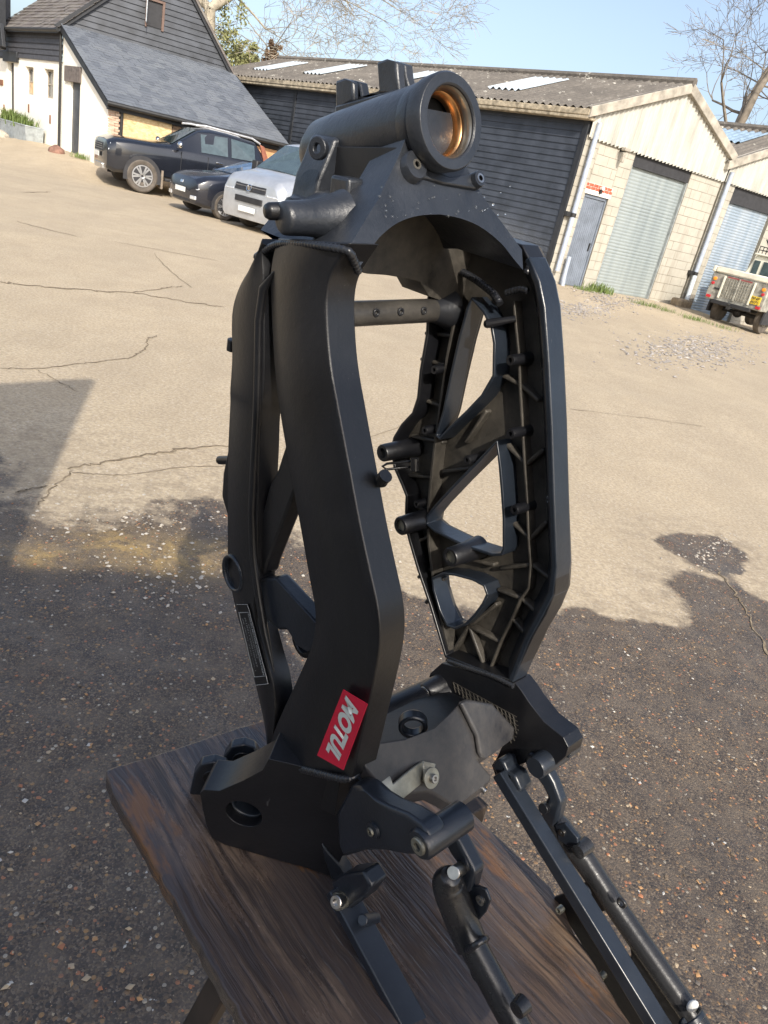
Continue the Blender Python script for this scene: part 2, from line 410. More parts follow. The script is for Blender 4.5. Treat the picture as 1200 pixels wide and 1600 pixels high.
M_brick = simple("red_brick", (.42,.10,.055), .85, var=.3, nscale=14); M_white = simple("white_render", (.86,.82,.72), .85, var=.05, nscale=2, bump=.01, bscale=14)
M_whitep = simple("white_paint", (.8,.78,.72), .6, var=.05)
M_sky = simple("clear_roof_sheet", (.42,.47,.51), .35, var=.15)
M_conc = simple("concrete", (.34,.31,.26), .95, var=.25, bump=.01)
M_iron = simple("black_iron", (.02,.02,.02), .5)
M_glass = simple("window_glass", (.06,.07,.08), .08, spec=.8)

def corr_sheet(m, top0, bot0, dirv, length, bump_n, pitch, amp, topf=None, botf=None, th=0.0):
    """corrugated sheet: ridges run top->bottom, repeated along dirv"""
    n = int(length/pitch*6); L = []
    for i in range(n+1):
        s_ = length*i/n; o_ = bump_n*amp*math.sin(2*math.pi*s_/pitch)
        tp = topf(s_) if topf else top0+dirv*s_; bt = botf(s_) if botf else bot0+dirv*s_
        L.append((tp+o_, bt+o_))
    vs = [p for a in L for p in a]
    m.add(vs, [(2*i, 2*i+1, 2*i+3, 2*i+2) for i in range(n)])
def shutter(name, O, u0, u1, z0, z1, mat, parent, d=-.12, pitch=.085, amp=.014):
    T = wallB(O); n = int((z1-z0)/pitch)*6; vs = []
    for i in range(n+1):
        z = z0+(z1-z0)*i/n; o_ = amp*abs(math.sin(math.pi*(z-z0)/pitch))**.6
        vs += [T((u0, d+o_, z)), T((u1, d+o_, z))]
    m = MB(); m.add(vs, [(2*i, 2*i+1, 2*i+3, 2*i+2) for i in range(n)]); return m.build(name, mat, parent, smooth=50)

def garage(O, W, L, ridge_u, ez, rz, label, root):
    """shell of one gabled unit: the front lies in the B direction, the length in the A direction"""
    T = wallB(O)
    # corrugated gable panel
    bz = 3.70
    def top(s_):
        return ez-.02+(rz-ez)*(s_/ridge_u) if s_ < ridge_u else rz-.02-(rz-ez)*((s_-ridge_u)/(W-ridge_u))
    m = MB(); corr_sheet(m, None, None, VB, W-.02, NB, .146, .028, lambda s_: T((s_, .07, max(top(s_), bz+.02))), lambda s_: T((s_, .07, bz-.012*(s_/W)+.02*math.sin(2*math.pi*s_/.146))))
    m.build('gable_cladding', M_corr, root, smooth=60)
    # verge boards
    for k, (u0, z0, u1, z1) in enumerate(((-.28, ez-.10, ridge_u, rz+.04), (ridge_u, rz+.04, W+.0, ez-.0))):
        m = MB(); a = Vector((u0, 0, z0)); b = Vector((u1, 0, z1)); dz = .24
        fr = [T((u0, .20, z0-dz*.5)), T((u1, .20, z1-dz*.5)), T((u1, .20, z1+dz*.5)), T((u0, .20, z0+dz*.5))]
        m.prism(fr, -NB*.22); m.build('verge_board', simple("weathered_cement_verge", (.34,.31,.26), .95, var=.35, nscale=4, bump=.01), root, bevel=.015)
    # roof, two corrugated slopes
    for (u0, z0, u1, z1) in ((-.30, ez-.02, ridge_u, rz+.14), (W+.02, ez-.02, ridge_u, rz+.14)):
        m = MB(); nn = (VA.cross(T((u1,0,z1))-T((u0,0,z0)))).normalized(); nn = nn if nn.z > 0 else -nn
        s0 = T((u1, .18, z1)); s1_ = T((u0, .18, z0)); corr_sheet(m, s0, s1_, VA, L, nn, .146*1.6, .035)
        m.build('roof', M_roof, root, smooth=60)
        for k in range(1): pass
    m = MB(); m.tube([T((ridge_u, .2, rz+.17)), T((ridge_u, 0, rz+.17))+VA*L], .11, 8); m.build('ridge_cap', M_roof, root)
    # back and side shell
    m = MB(); b = VA*L
    sec = [(0.05, 0), (W-.05, 0), (W-.05, ez-.1), (ridge_u, rz-.1), (0.05, ez-.1)]
    m.loft([[T((u, -.35, z)) for u, z in sec], [T((u, -.35, z))+b for u, z in sec]]); m.build('side_wall', M_block, root, smooth=0)

def blockwall(O, spans, z0, z1, parent, course=.235, blen=.46):
    """painted blockwork: one slab per pier with raised mortar lines cut as thin grooves"""
    T = wallB(O)
    for (u0, u1, za, zb) in spans:
        m = MB(); z = za; r = 0
        while z < zb-.01:
            h = min(course, zb-z); u = u0-(blen/2 if r % 2 else 0)
            while u < u1-.01:
                a = max(u, u0); b = min(u+blen, u1)
                if b-a > .03: m.box(a+.004, b-.004, -.20, 0.0+random.uniform(-.004,.004), z+.005, z+h-.005, T)
                u += blen
            z += h; r += 1
        m.build('block_pier', M_block, parent, bevel=.004, smooth=0, seg=1)
        m = MB(); m.box(u0, u1, -.19, -.006, za, zb, T); m.build('mortar', M_mortar, parent, smooth=0)

# ---- the long black-clad barn with its gabled garage front
g1 = empty("garage_building", KK, label="long garage building with corrugated cement roof, black boarded side and tall pale roller shutter", cat="garage")
def rel(b, root): b.parent = root; b.matrix_parent_inverse = root.matrix_world.inverted()
_bd = MB.build
def build_w(s, name, mat, parent=None, **kw):
    kw['local'] = False; return _bd(s, name, mat, parent, **kw)
MB.build = build_w      # everything in this part is drawn in world coordinates
garage(KK, 5.65, 19.0, 2.95, 4.30, 5.42, '', g1)
random.seed(3)
gz = .12
blockwall(KK, [(0, .50, 0, 3.78), (1.37, 1.86, 0, 3.78), (4.24, 5.62, 0, 3.78)], 0, 3.78, g1)
blockwall(KK, [(.50, 1.37, 2.72, 3.78)], 0, 0, g1)
shutter('roller_shutter', KK, 1.86, 4.24, .19, 3.72, M_shut, g1)
T = wallB(KK)
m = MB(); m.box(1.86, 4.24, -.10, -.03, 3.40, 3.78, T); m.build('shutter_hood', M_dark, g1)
for a_ in (1.86, 4.20): m = MB(); m.box(a_, a_+.04, -.11, -.02, .19, 3.40, T); m.build('shutter_guide', simple("guide_metal", (.25,.27,.27), .5), g1)
# pedestrian door
dr_ = MB(); 
for i in range(11): dr_.box(.56+i*.0695, .56+(i+1)*.0695-.006, -.10, -.07, .20, 2.42, T)
door = dr_.build('door', M_bluedoor, g1, bevel=.004, smooth=0, seg=1)
m = MB(); m.box(.50, .56, -.12, -.04, .15, 2.48, T); m.box(1.32, 1.37, -.12, -.04, .15, 2.48, T); m.box(.50, 1.37, -.12, -.04, 2.42, 2.50, T); m.build('door_frame', M_bluedoor, g1)
m = MB(); m.box(1.22, 1.25, -.06, -.03, 1.15, 1.35, T); rel(m.build('door_handle', M_iron), g1)
m = MB(); m.box(.46, 1.42, -.2, .012, 2.50, 2.60, T); m.build('door_lintel', M_whitep, g1)
m = MB()
for r in range(2):
    for i in range(6):
        a = .46+i*.17-(.085 if r else 0); 
        m.box(max(a, .46), min(a+.16, 1.42), -.05, .014, 2.604+r*.077, 2.674+r*.077, T)
m.build('brick_course', M_brick, g1, bevel=.004, seg=1, smooth=0)
m = MB(); m.box(.46, 1.42, -.05, .006, 2.60, 2.757, T); m.build('brick_mortar', M_whitep, g1)
m = MB(); m.box(.12, .18, .0, .10, 3.7, 4.12, T); m.build('corner_board', M_whitep, g1)
# step / slab in front
# black weatherboarded side
TA = wallA(KK); m = MB(); z = .05; prof = []; W_ = 17.2
bh = .152; rows = int((4.0-.0)/bh)
for r in range(rows+1):
    z = r*bh
    vs = []
    for w0, w1 in ((.15, 5.9), (6.06, 12.5), (12.66, 17.2)):
        m.add([TA((w0, .035, z)), TA((w1, .035, z)), TA((w1, .012, z+bh)), TA((w0, .012, z+bh)), TA((w0, .005, z)), TA((w1, .005, z))], [(0,1,2,3), (4,5,1,0)])
m.build('weatherboarding', M_black, g1, smooth=0, fix=False)
m = MB()
for w0 in (0, 5.9, 12.5): m.box(w0, w0+.16, -.05, .055, 0, 4.12, TA)
m.box(.16, 17.2, -.05, .05, 4.0, 4.12, TA); m.build('corner_batten', M_black2, g1, bevel=.006)
m = MB(); m.box(-.1, 17.4, .16, .32, 4.13, 4.27, TA); m.box(-.1, 17.4, -.05, .30, 4.05, 4.13, TA); m.build('gutter_fascia', M_fascia, g1, bevel=.02)
# skylight sheets on the near slope
def slope_pt(w_, f, lift=.05): 
    a = T((-.30, .18, 4.28)); b = T((2.95, .18, 5.56)); nn = VA.cross(b-a).normalized(); nn = nn if nn.z > 0 else -nn
    return a.lerp(b, f)+VA*w_+nn*lift
for w0, w1, f0, f1 in ((3.3, 4.5, .30, .80), (8.1, 9.0, .35, .75), (12.5, 13.6, .3, .85), (15.9, 17.0, .3, .8)):
    m = MB(); nn = (slope_pt(0, 0, 1)-slope_pt(0, 0, 0)); corr_sheet(m, slope_pt(w0, f1), slope_pt(w0, f0), VA, w1-w0, nn, .146*1.6, .035); m.build('roof_light', M_sky, g1, smooth=60)

# ---- second unit
O2 = KK+VB*5.68
g2 = empty("garage_building", O2, label="second gabled garage unit at the right edge with blue grey roller shutter behind the pickup", cat="garage", group="gabled garage units")
g1['group'] = "gabled garage units"
garage(O2, 6.2, 15.0, 3.1, 4.20, 5.45, '', g2)
blockwall(O2, [(.02, .62, -.25, 3.70), (2.85, 3.6, -.25, 3.7), (3.6, 6.15, -.25, 3.7)], 0, 0, g2)
shutter('roller_shutter', O2, .62, 2.85, -.1, 3.5, M_shut2, g2, pitch=.08)
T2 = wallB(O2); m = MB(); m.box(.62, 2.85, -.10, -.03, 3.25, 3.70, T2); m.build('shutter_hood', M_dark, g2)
m = MB(); m.box(.02, .60, -.01, .02, -.3, .55, T2); m.build('plinth_render', simple("damp_render", (.22,.20,.17), .95), g2)
# roof light of unit 2
a = T2((-.30, .18, 4.18)); b = T2((3.1, .18, 5.59)); nn = VA.cross(b-a).normalized(); nn = nn if nn.z > 0 else -nn
m = MB(); corr_sheet(m, a.lerp(b,.85)+VA*1.0+nn*.05, a.lerp(b,.5)+VA*1.0+nn*.05, VA, 1.6, nn, .23, .035); m.build('roof_light', simple("blue_roof_sheet", (.22,.30,.38), .4), g2, smooth=60)

# ---- drainpipes
def pipe(u, z0, z1, kick, label, mats):
    T = wallB(KK); r = empty("drainpipe", T((u, .12, z0)), label=label, cat="drainpipe", group="grey drainpipes on the garage front")
    zs = z0+1.1
    m = MB(); m.tube([T((u, .14, zs if not kick else z0+.55)), T((u, .14, z1-.1)), T((u-.01, .16, z1))], .062, 14); m.build('upper_pipe', mats[0], r)
    m = MB()
    if kick: m.tube([T((u+.36, .16, z0-.02)), T((u+.30, .15, z0+.45)), T((u+.28, .15, z0+.95))], .055, 14)
    else: m.tube([T((u-.02, .20, z0-.05)), T((u, .15, zs-.15)), T((u, .14, zs+.04))], .068, 14)
    m.build('lower_pipe', mats[1], r)
    m = MB(); zz = (z0+z1)/2-.1+(0 if kick else -.75); m.box(u-.20, u-.02, .0, .13, zz-.06, zz+.06, T); m.ring(T((u, .14, zz-.05)), Z, .078, .06, .1, 16); m.build('pipe_bracket', M_iron, r, bevel=.01)
    return r
pipe(.16, -.02, 4.06, True, "grey drainpipe at the corner of the black boarded wall, broken above a loose lower length", (M_pipe, M_pipe))
pipe(5.74, .02, 3.98, False, "grey drainpipe with pale lower length between the two garage fronts", (M_pipe, M_pipew))
T = wallB(KK)
r = empty("wall_light", T((1.26, 0, 3.62)), label="small weathered floodlight under the corrugated gable beside the shutter", cat="lamp", group="lamps on the garage wall")
m = MB(); m.box(1.24, 1.30, 0, .16, 3.62, 3.66, T); m.build('lamp_arm', M_iron, r)
m = MB(); m.box(1.16, 1.36, .12, .26, 3.64, 3.72, T); m.build('lamp_head', M_conc, r, bevel=.015); m = MB(); m.box(1.22, 1.30, .12, .2, 3.38, 3.56, T); m.build('sensor_box', M_conc, r, bevel=.01)
r = empty("door_lamp", T((.96, 0, 2.66)), label="small round bulkhead lamp on the red bricks above the blue door", cat="lamp", group="lamps on the garage wall")
m = MB(); m.tube([T((.96, .02, 2.68)), T((.96, .12, 2.70))], [.035,.05], 12); m.build('lamp_shade', M_whitep, r); m = MB(); m.box(.93, .99, .014, .09, 2.56, 2.66, T); m.build('lamp_base', M_iron, r, bevel=.01)
m = MB(); m.box(4.92, 5.50, .22, .62, .02, .40, T)
tag(m.build('stone_block', simple("brown_stone", (.24,.19,.13), .95, var=.4, nscale=6, bump=.03, bscale=12), bevel=.07, seg=3), "rough brown stone block on the ground at the foot of the garage pier", "stone block")

# ============================================================ LEFT BUILDING
b1 = empty("cottage_barn", QQ, label="white rendered and black boarded barn with slate lean-to roof behind the parked cars", cat="barn")
TA = wallA(QQ); TB = wallB(QQ)
# white wall (A side): main 3.84..13, lean-to 0..3.84
def wall_poly(m, poly, holes, T, th=-.25): m.prism([T(p) for p in poly], (T((0,-th,0))-T((0,0,0)))*-1, [[T(p) for p in h] for h in holes])
main = [(3.84,0,.2),(16,0,.2),(16,0,3.18),(3.84,0,3.18)]
wins = [[(6.74,0,2.02),(7.62,0,2.02),(7.62,0,2.92),(6.74,0,2.92)], [(4.72,0,2.02),(5.66,0,2.02),(5.66,0,2.92),(4.72,0,2.92)]]
doorh = [(8.92,0,.25),(9.66,0,.25),(9.66,0,3.0),(8.92,0,3.0)]
m = MB(); wall_poly(m, main, wins+[doorh], TA); m.build('wall', M_white, b1, smooth=0)
lean = [(0,0,0),(3.86,0,0),(3.86,0,4.15),(0,0,2.30)]
dh = [(2.28,0,.3),(3.12,0,.3),(3.12,0,2.66),(2.28,0,2.66)]
m = MB(); wall_poly(m, lean, [dh], TA); m.build('lean_to_wall', M_white, b1, smooth=0)
m = MB(); m.box(2.28, 3.12, -.14, -.08, .3, 2.66, TA); m.build('door', M_black, b1)
m = MB(); m.prism([TA((2.18,.02,2.62)),TA((3.55,.02,2.62)),TA((3.55,.02,3.08)),TA((2.18,.02,3.08))], NA*.05); m.build('door_hood', simple("tile_brown", (.13,.11,.10), .8, var=.4, nscale=10), b1, bevel=.01)
m = MB(); m.box(8.92, 9.66, -.2, -.14, .25, 3.0, TA); m.build('door', M_black2, b1); m = MB(); m.box(8.96, 9.10, -.13, -.05, .25, 2.6, TA); m.build('door_post', simple("brown_wood_post", (.18,.10,.05), .8), b1)
m = MB(); m.box(8.3, 9.95, .02, .10, 3.0, 3.36, TA); m.build('door_canopy', M_black2, b1, bevel=.02)
M_pink = simple("board_in_window", (.55,.38,.22), .8)
for i, w_ in enumerate(wins):
    x0, x1 = w_[0][0], w_[1][0]
    m = MB(); m.box(x0, x1, -.20, -.17, 2.02, 2.92, TA); wn = m.build('window', M_glass, b1)
    m = MB(); m.box(x0, x1, -.17, -.13, 2.02, 2.07, TA); m.box(x0, x1, -.17, -.13, 2.86, 2.92, TA); m.box(x0, x0+.05, -.17, -.13, 2.07, 2.86, TA); m.box(x1-.05, x1, -.17, -.13, 2.07, 2.86, TA); m.box(x0+.05, x1-.05, -.17, -.135, 2.44, 2.48, TA); m.box((x0+x1)/2-.02, (x0+x1)/2+.02, -.17, -.135, 2.48, 2.86, TA); rel(m.build('window_frame', simple("old_frame", (.34,.30,.25), .8)), b1)
    if i == 0: m = MB(); m.box(x0+.35, x1-.1, -.168, -.15, 2.07, 2.44, TA); m.build('window_board', M_pink, b1)
# black boarding above the white wall
m = MB(); bh = .17
for r in range(6): 
    z = 3.17+r*bh; m.add([TA((3.84,.05,z)),TA((16,.05,z)),TA((16,.02,z+bh)),TA((3.84,.02,z+bh)),TA((3.84,0,z)),TA((16,0,z))], [(0,1,2,3),(4,5,1,0)])
m.build('weatherboarding', simple("brown_black_boards", (.055,.055,.062), .6, var=.3), b1, smooth=0, fix=False)
m = MB(); m.tube([TA((3.9,.07,.4)), TA((3.9,.07,4.2))], .045, 10); m.build('drainpipe', M_iron, b1)
# iron wall ties and sign
m = MB()
for w_, z in ((7.2, 1.55), (4.95, 1.35), (10.1, 1.35)): m = MB(); m.box(w_-.05, w_+.05, 0, .03, z-.14, z+.14, TA); m.build('wall_tie', simple("rust", (.20,.09,.05), .8), b1, bevel=.01)
m = MB(); m.box(10.2, 10.9, 0, .04, 2.15, 2.35, TA); m.build('wall_bracket', simple("rust", (.20,.09,.05), .8), b1, bevel=.01)
# slates
def tile_mat(name, c1, c2, sc, bias):
    t = MT(name); co = t.co('Object'); br = t.n('ShaderNodeTexBrick'); 
    return t
def slate_roof(name, mat, P00, P10, P11, P01, rows, pitch, parent, th=.02, jit=.012):
    """overlapping slates laid course by course between four corners (bottom-left, bottom-right, top-right, top-left)"""
    random.seed(len(name)+rows); m = MB(); nn = (P10-P00).cross(P01-P00).normalized(); nn = nn if nn.z > 0 else -nn
    for r in range(rows):
        f0, f1 = r/rows, (r+1.0)/rows; a = P00.lerp(P01, f0); b = P10.lerp(P11, f0); c = P10.lerp(P11, min(1, f1+.02)); d = P00.lerp(P01, min(1, f1+.02))
        L = (b-a).length; n = max(1, int(L/pitch)); off = .5 if r % 2 else 0
        for i in range(-1, n+1):
            s0 = max(0, (i+off)/n); s1_ = min(1, (i+1+off)/n)
            if s1_-s0 < .02/L*1: continue
            g = .002/L; lift = th*(1+random.uniform(-.35,.35))
            p = a.lerp(b, s0+g)+nn*lift; q = a.lerp(b, s1_-g)+nn*lift; u = d.lerp(c, s1_-g)+nn*.003; v = d.lerp(c, s0+g)+nn*.003
            m.add([p, q, u, v, p-nn*th, q-nn*th], [(0,1,2,3), (4,5,1,0)])
    return m.build(name, mat, parent, smooth=0, fix=False)
def slate_mat(name, cols, sc):
    t = MT(name); co = t.co(); v = t.n('ShaderNodeTexVoronoi'); v.inputs['Scale'].default_value = sc; t.l(co, v.inputs['Vector'])
    s_ = t.n('ShaderNodeSeparateColor'); t.l(v.outputs['Color'], s_.inputs[0]); n_ = t.noise(co, 1.3, 6, .6)
    t.set(col=t.mix(t.math('MULTIPLY', n_, .5), t.ramp(s_.outputs[0], [(0, cols[0]), (.5, cols[1]), (1, cols[2])]), cols[3]), rough=.62); return t.m
M_slate = slate_mat("blue_slate", [(.095,.108,.13),(.135,.15,.175),(.165,.18,.20),(.12,.13,.145)], 3.2)
M_tile = slate_mat("stone_tile", [(.12,.10,.09),(.17,.15,.13),(.22,.20,.17),(.14,.125,.115)], 3.0)
LU = 5.68
def LT(u, f, lift=0):  # lean-to roof point: f 0 = eave, 1 = top
    return QQ+VB*u+VA*(-.28+f*4.14)+Z*(2.36-.12+f*(4.30-2.24)+lift)
m = MB(); m.prism([LT(-.12,0), LT(LU+.2,0), LT(LU+.12,1), LT(-.12,1)], Z*-.09); m.build('roof_deck', M_black2, b1)
slate_roof('roof', M_slate, LT(-.14,0,.01), LT(LU+.24,0,.01), LT(LU+.14,1,.01), LT(-.14,1,.01), 26, .26, b1)
m = MB(); a = LT(-.2,0,-.10); m.prism([LT(-.15,0,-.02), LT(-.15,1,-.02), LT(-.15,1,-.2), LT(-.15,0,-.2)], VB*.05); m.build('verge_board', M_black2, b1)
m = MB(); m.prism([LT(LU+.2,0,-.02), LT(LU+.2,1,-.02), LT(LU+.2,1,-.2), LT(LU+.2,0,-.2)], VB*.05); m.build('verge_board', M_black2, b1)
m = MB(); a = LT(-.15,0,-.05)+NB*.06; b = LT(LU+.25,0,-.05)+NB*.06; m.tube([a, b], .07, 10); m.build('gutter', M_iron, b1)
m = MB(); m.box(-.05, LU, .0, .10, 2.02, 2.20, TB); m.build('eaves_board', M_black2, b1)
# front wall of the lean-to (B side): brick pier, OSB boards, grey blocks
m = MB(); m.box(.0, LU, -.25, -.04, 0, 2.2, TB); m.build('front_wall', M_dark, b1)
t = MT("old_brick_pink"); co = t.co(rot=(0,0,-azB+math.pi/2)); brk = t.n('ShaderNodeTexBrick'); brk.inputs['Scale'].default_value = 4.3; brk.inputs['Color1'].default_value = (.50,.34,.24,1); brk.inputs['Color2'].default_value = (.58,.44,.32,1); brk.inputs['Mortar'].default_value = (.55,.50,.42,1)
mp = t.n('ShaderNodeMapping'); 
t.set(col=t.ramp(t.noise(t.co(scale=(1,1,4)), 4, 4), [(.35,(.42,.25,.17)),(.6,(.60,.47,.36))]), rough=.9); M_pbrick = t.m
m = MB()
for r in range(28):
    z = .1+r*.075
    for i in range(3): 
        u0 = .0+i*.225-(.11 if r % 2 else 0); a_ = max(0, u0); b_ = min(.37, u0+.215)
        if b_-a_ > .03: m.box(a_, b_, -.05, .0+random.uniform(-.003,.003), z, z+.067, TB)
m.build('brick_pier', M_pbrick, b1, bevel=.004, seg=1, smooth=0)
m = MB(); m.tube([TB((.41,.05,.1)), TB((.41,.05,2.15))], .04, 10); m.build('drainpipe', M_iron, b1)
def osb(name, c1, c2, c3):
    t = MT(name); co = t.co(); v = t.n('ShaderNodeTexVoronoi'); v.inputs['Scale'].default_value = 14; t.l(t.co(scale=(1,1,2.2)), v.inputs['Vector']); s_ = t.n('ShaderNodeSeparateColor'); t.l(v.outputs['Color'], s_.inputs[0])
    t.set(col=t.mix(.45, t.ramp(s_.outputs[0], [(0, c1), (.5, c2), (1, c3)]), t.ramp(t.noise(co, 3, 6, .7), [(.3, c1), (.7, c3)])), rough=.85); return t.m
m = MB(); m.box(.46, 1.98, -.04, .0, .1, 2.06, TB); m.build('strand_board', osb("strand_board_yellow", (.50,.33,.15), (.66,.48,.25), (.78,.62,.38)), b1)
m = MB()
for r in range(9):
    for i in range(5):
        a_ = 2.02+i*.44-(.22 if r % 2 else 0); m.box(max(a_,2.3), min(a_+.43,3.7), -.04, -.01, .1+r*.22, .31+r*.22, TB)
m.build('grey_blocks', simple("grey_block", (.30,.31,.32), .9, var=.3), b1, bevel=.005, seg=1)
m = MB(); m.box(2.0, 2.28, -.04, .02, .1, 2.0, TB); m.build('wood_post', simple("old_post", (.22,.15,.10), .9, var=.4), b1)
m = MB(); m.box(3.72, LU-.02, -.04, .03, .1, 1.98, TB); m.build('strand_board', osb("strand_board_orange", (.48,.24,.11), (.62,.34,.17), (.70,.44,.24)), b1)
# main gable above the lean-to
GW = 5.66; GP = QQ+VA*3.84; TG = wallB(GP)
def gtop(u): return min(4.25+.86*u, 4.32+1.16*(GW-u))
apx = (4.32+1.16*GW-4.25)/(.86+1.16); apz = 4.25+.86*apx
m = MB(); m.prism([TG((0,0,3.4)), TG((GW,0,3.4)), TG((GW,0,4.30)), TG((apx,0,apz-.02)), TG((0,0,4.24))], -NB*.2); m.build('gable_wall', M_black2, b1, smooth=0)
m = MB(); r = 0
while True:
    z = 4.22+r*.175; zt = z+.175; r += 1
    ul = max(0, (z-4.25)/.86); ur = GW-max(0, (z-4.32)/1.16); ul2 = max(0,(zt-4.25)/.86); ur2 = GW-max(0,(zt-4.32)/1.16)
    if ur2-ul2 < .1: break
    segs = [(ul, ur, ul2, ur2)]
    if z > 4.85 and z < 5.75: segs = [(ul, 2.60, ul2, 2.60), (3.16, ur, 3.16, ur2)]
    for a_, b_, c_, d_ in segs: m.add([TG((a_,.05,z)), TG((b_,.05,z)), TG((d_,.015,zt)), TG((c_,.015,zt)), TG((a_,.0,z)), TG((b_,.0,z))], [(0,1,2,3),(4,5,1,0)])
m.build('gable_boarding', simple("black_gable_boards", (.045,.050,.060), .5, var=.4, nscale=2.5, bump=.004), b1, smooth=0, fix=False)
m = MB(); m.prism([TG((-.1,.12,4.10)), TG((apx,.12,apz-.02)), TG((apx,.12,apz+.26)), TG((-.32,.12,4.16))], -NB*.1); m.prism([TG((apx,.125,apz-.02)), TG((GW+.02,.125,4.22)), TG((GW+.30,.125,4.18)), TG((apx,.125,apz+.26))], -NB*.1); m.build('barge_board', M_black2, b1)
m = MB(); m.box(2.62, 3.14, .003, .02, 4.96, 5.70, TG); wn = m.build('gable_window', M_dark, b1)
m = MB(); m.box(3.12, 3.20, .02, .08, 4.9, 5.76, TG); m.box(2.56, 2.63, .02, .08, 4.9, 5.76, TG); m.box(2.56, 3.2, .02, .085, 5.70, 5.77, TG); m.build('window_frame', simple("brown_frame", (.14,.09,.07), .7), b1)
m = MB(); a = TG((2.60,.06,5.0)); sh = (NB*.42-VB*.12); m.prism([a, a+sh, a+sh+Z*.74, a+Z*.74], VB*.03); ca = m.build('open_casement', simple("grey_casement", (.42,.45,.47), .5, var=.3, nscale=6), b1)
# main roof, left slope runs up from the A wall; right slope hidden
def ML(w_, f): return QQ+VA*w_+VB*(-.25+f*(apx+.25))+Z*(4.08+f*(apz+.12-4.08))+NB*0
slate_roof('roof', M_tile, ML(3.65,0), ML(10.2,0), ML(10.2,1), ML(3.65,1), 22, .32, b1, th=.03)
m = MB(); m.prism([ML(3.7,0)-Z*.04, ML(10.2,0)-Z*.04, ML(10.2,1)-Z*.04, ML(3.7,1)-Z*.04], Z*-.08); m.build('roof_deck', M_black2, b1)
# slope on the far side
m = MB(); m.prism([QQ+VA*3.65+VB*apx+Z*(apz+.16), QQ+VA*12+VB*apx+Z*(apz+.16), QQ+VA*12+VB*(GW+.3)+Z*4.1, QQ+VA*3.65+VB*(GW+.3)+Z*4.1], Z*-.1); m.build('roof', M_tile, b1)
m = MB(); m.tube([ML(3.66,0)-Z*.03, ML(10.2,0)-Z*.03], .06, 8); m.build('gutter', M_iron, b1)
# taller wing further left with boarded wall and black hoist shaft
m = MB(); m.prism([TA((10.2,.02,3.1)), TA((18,.02,3.1)), TA((18,.02,9)), TA((10.2,.02,6.5))], -NA*.3); m.build('wing_wall', simple("blue_black_boards", (.05,.055,.068), .55, var=.3), b1)
m = MB()
for r in range(14): 
    z = 3.9+r*.2; m.add([TA((9.7,.06,z)),TA((18,.06,z)),TA((18,.03,z+.2)),TA((9.7,.03,z+.2)),TA((9.7,.02,z)),TA((18,.02,z))], [(0,1,2,3),(4,5,1,0)])
m.build('wing_boarding', M_black, b1, smooth=0, fix=False)
m = MB(); m.box(9.05, 9.75, .22, .5, 3.35, 7.4, TA); m.prism([TA((8.75,.30,3.42)), TA((9.05,.30,3.42)), TA((9.05,.30,4.2))], NA*.15); m.build('hoist_shaft', M_black2, b1, bevel=.02)

# trough with grass, stones by the wall
tr = empty("water_trough", TA((7.3,.5,.35)), label="galvanised trough filled with grass against the white wall", cat="trough")
M_galv = simple("galvanised_steel", (.36,.40,.42), .55, metal=.3, var=.25)
m = MB(); 
def trg(z, e, ins=0): return [TA((5.25+e+ins,.12+ins,z)), TA((9.3-e-ins,.12+ins,z)), TA((9.3-e-ins,.75-e*.6-ins,z)), TA((5.25+e+ins,.75-e*.6-ins,z))]
m.loft([trg(.42,.10), trg(.98,0), trg(.98,0,.03), trg(.80,.04,.03)]); m.build('trough_body', M_galv, tr, smooth=0)
m = MB(); m.tube([TA((5.25,.75,.98)), TA((9.3,.75,.98)), TA((9.3,.12,.98)), TA((5.25,.12,.98)), TA((5.25,.75,.98))], .022, 8); m.build('rim', M_galv, tr)
M_soil = simple("soil", (.07,.05,.03), 1); m = MB(); m.prism(trg(.88,.02,.04), Z*.04); m.build('soil', M_soil, tr)
t = MT("grass_blade"); t.set(col=t.ramp(t.noise(t.co(), 6, 3), [(.3,(.07,.11,.025)),(.7,(.15,.20,.05))]), rough=.7); M_grass = t.m
def tuft(name, spots, n, h, spread, seed, parent=None):
    random.seed(seed); m = MB()
    for _ in range(n):
        c, sc = random.choice(spots); p = c+Vector((random.gauss(0, spread), random.gauss(0, spread), 0)); hh = h*sc*random.uniform(.4, 1.1); a = random.random()*6.28; b_ = hh*random.uniform(.1,.6)
        d = Vector((math.cos(a), math.sin(a), 0)); s_ = Vector((-d.y, d.x, 0))*hh*.045
        m.add([p-s_, p+s_, p+d*b_*.4+Z*hh*.6+s_*.7, p+d*b_*.4+Z*hh*.6-s_*.7, p+d*b_+Z*hh], [(0,1,2,3),(3,2,4)])
    return m.build(name, M_grass, parent, smooth=0, fix=False)
g = tuft("trough_grass", [(TA((w_,.42,.86)), 1-.12*abs(w_-7.9)) for w_ in (6.0,6.5,7.0,7.4,7.8,8.1,8.4)], 900, .55, .13, 4); tag(g, "green grass growing out of the metal trough", "grass", kind='stuff')
g = tuft("weeds", [(T((1.62,.35,.13)), 2.2), (T((1.7,.4,.13)), 2.0)]+[(T((u,d,gh(*(T((u,d,0)).to_2d())))), .8) for u, d in ((.9,.5),(1.0,.5),(2.6,1.6),(2.8,1.9),(3.1,2.4),(3.4,2.5),(3.8,3.0),(2.1,1.5))], 1100, .15, .16, 6); tag(g, "green weeds along the foot of the garage wall and ramp", "weeds", kind='stuff')
g = tuft("bank_weeds", [(TA((w_,d,.42)), .8) for w_, d in ((1.3,.2),(1.7,.15),(9.9,.3),(10.6,.4),(11.5,.3))], 500, .22, .15, 8); tag(g, "low green weeds along the foot of the white barn wall", "weeds", kind='stuff')
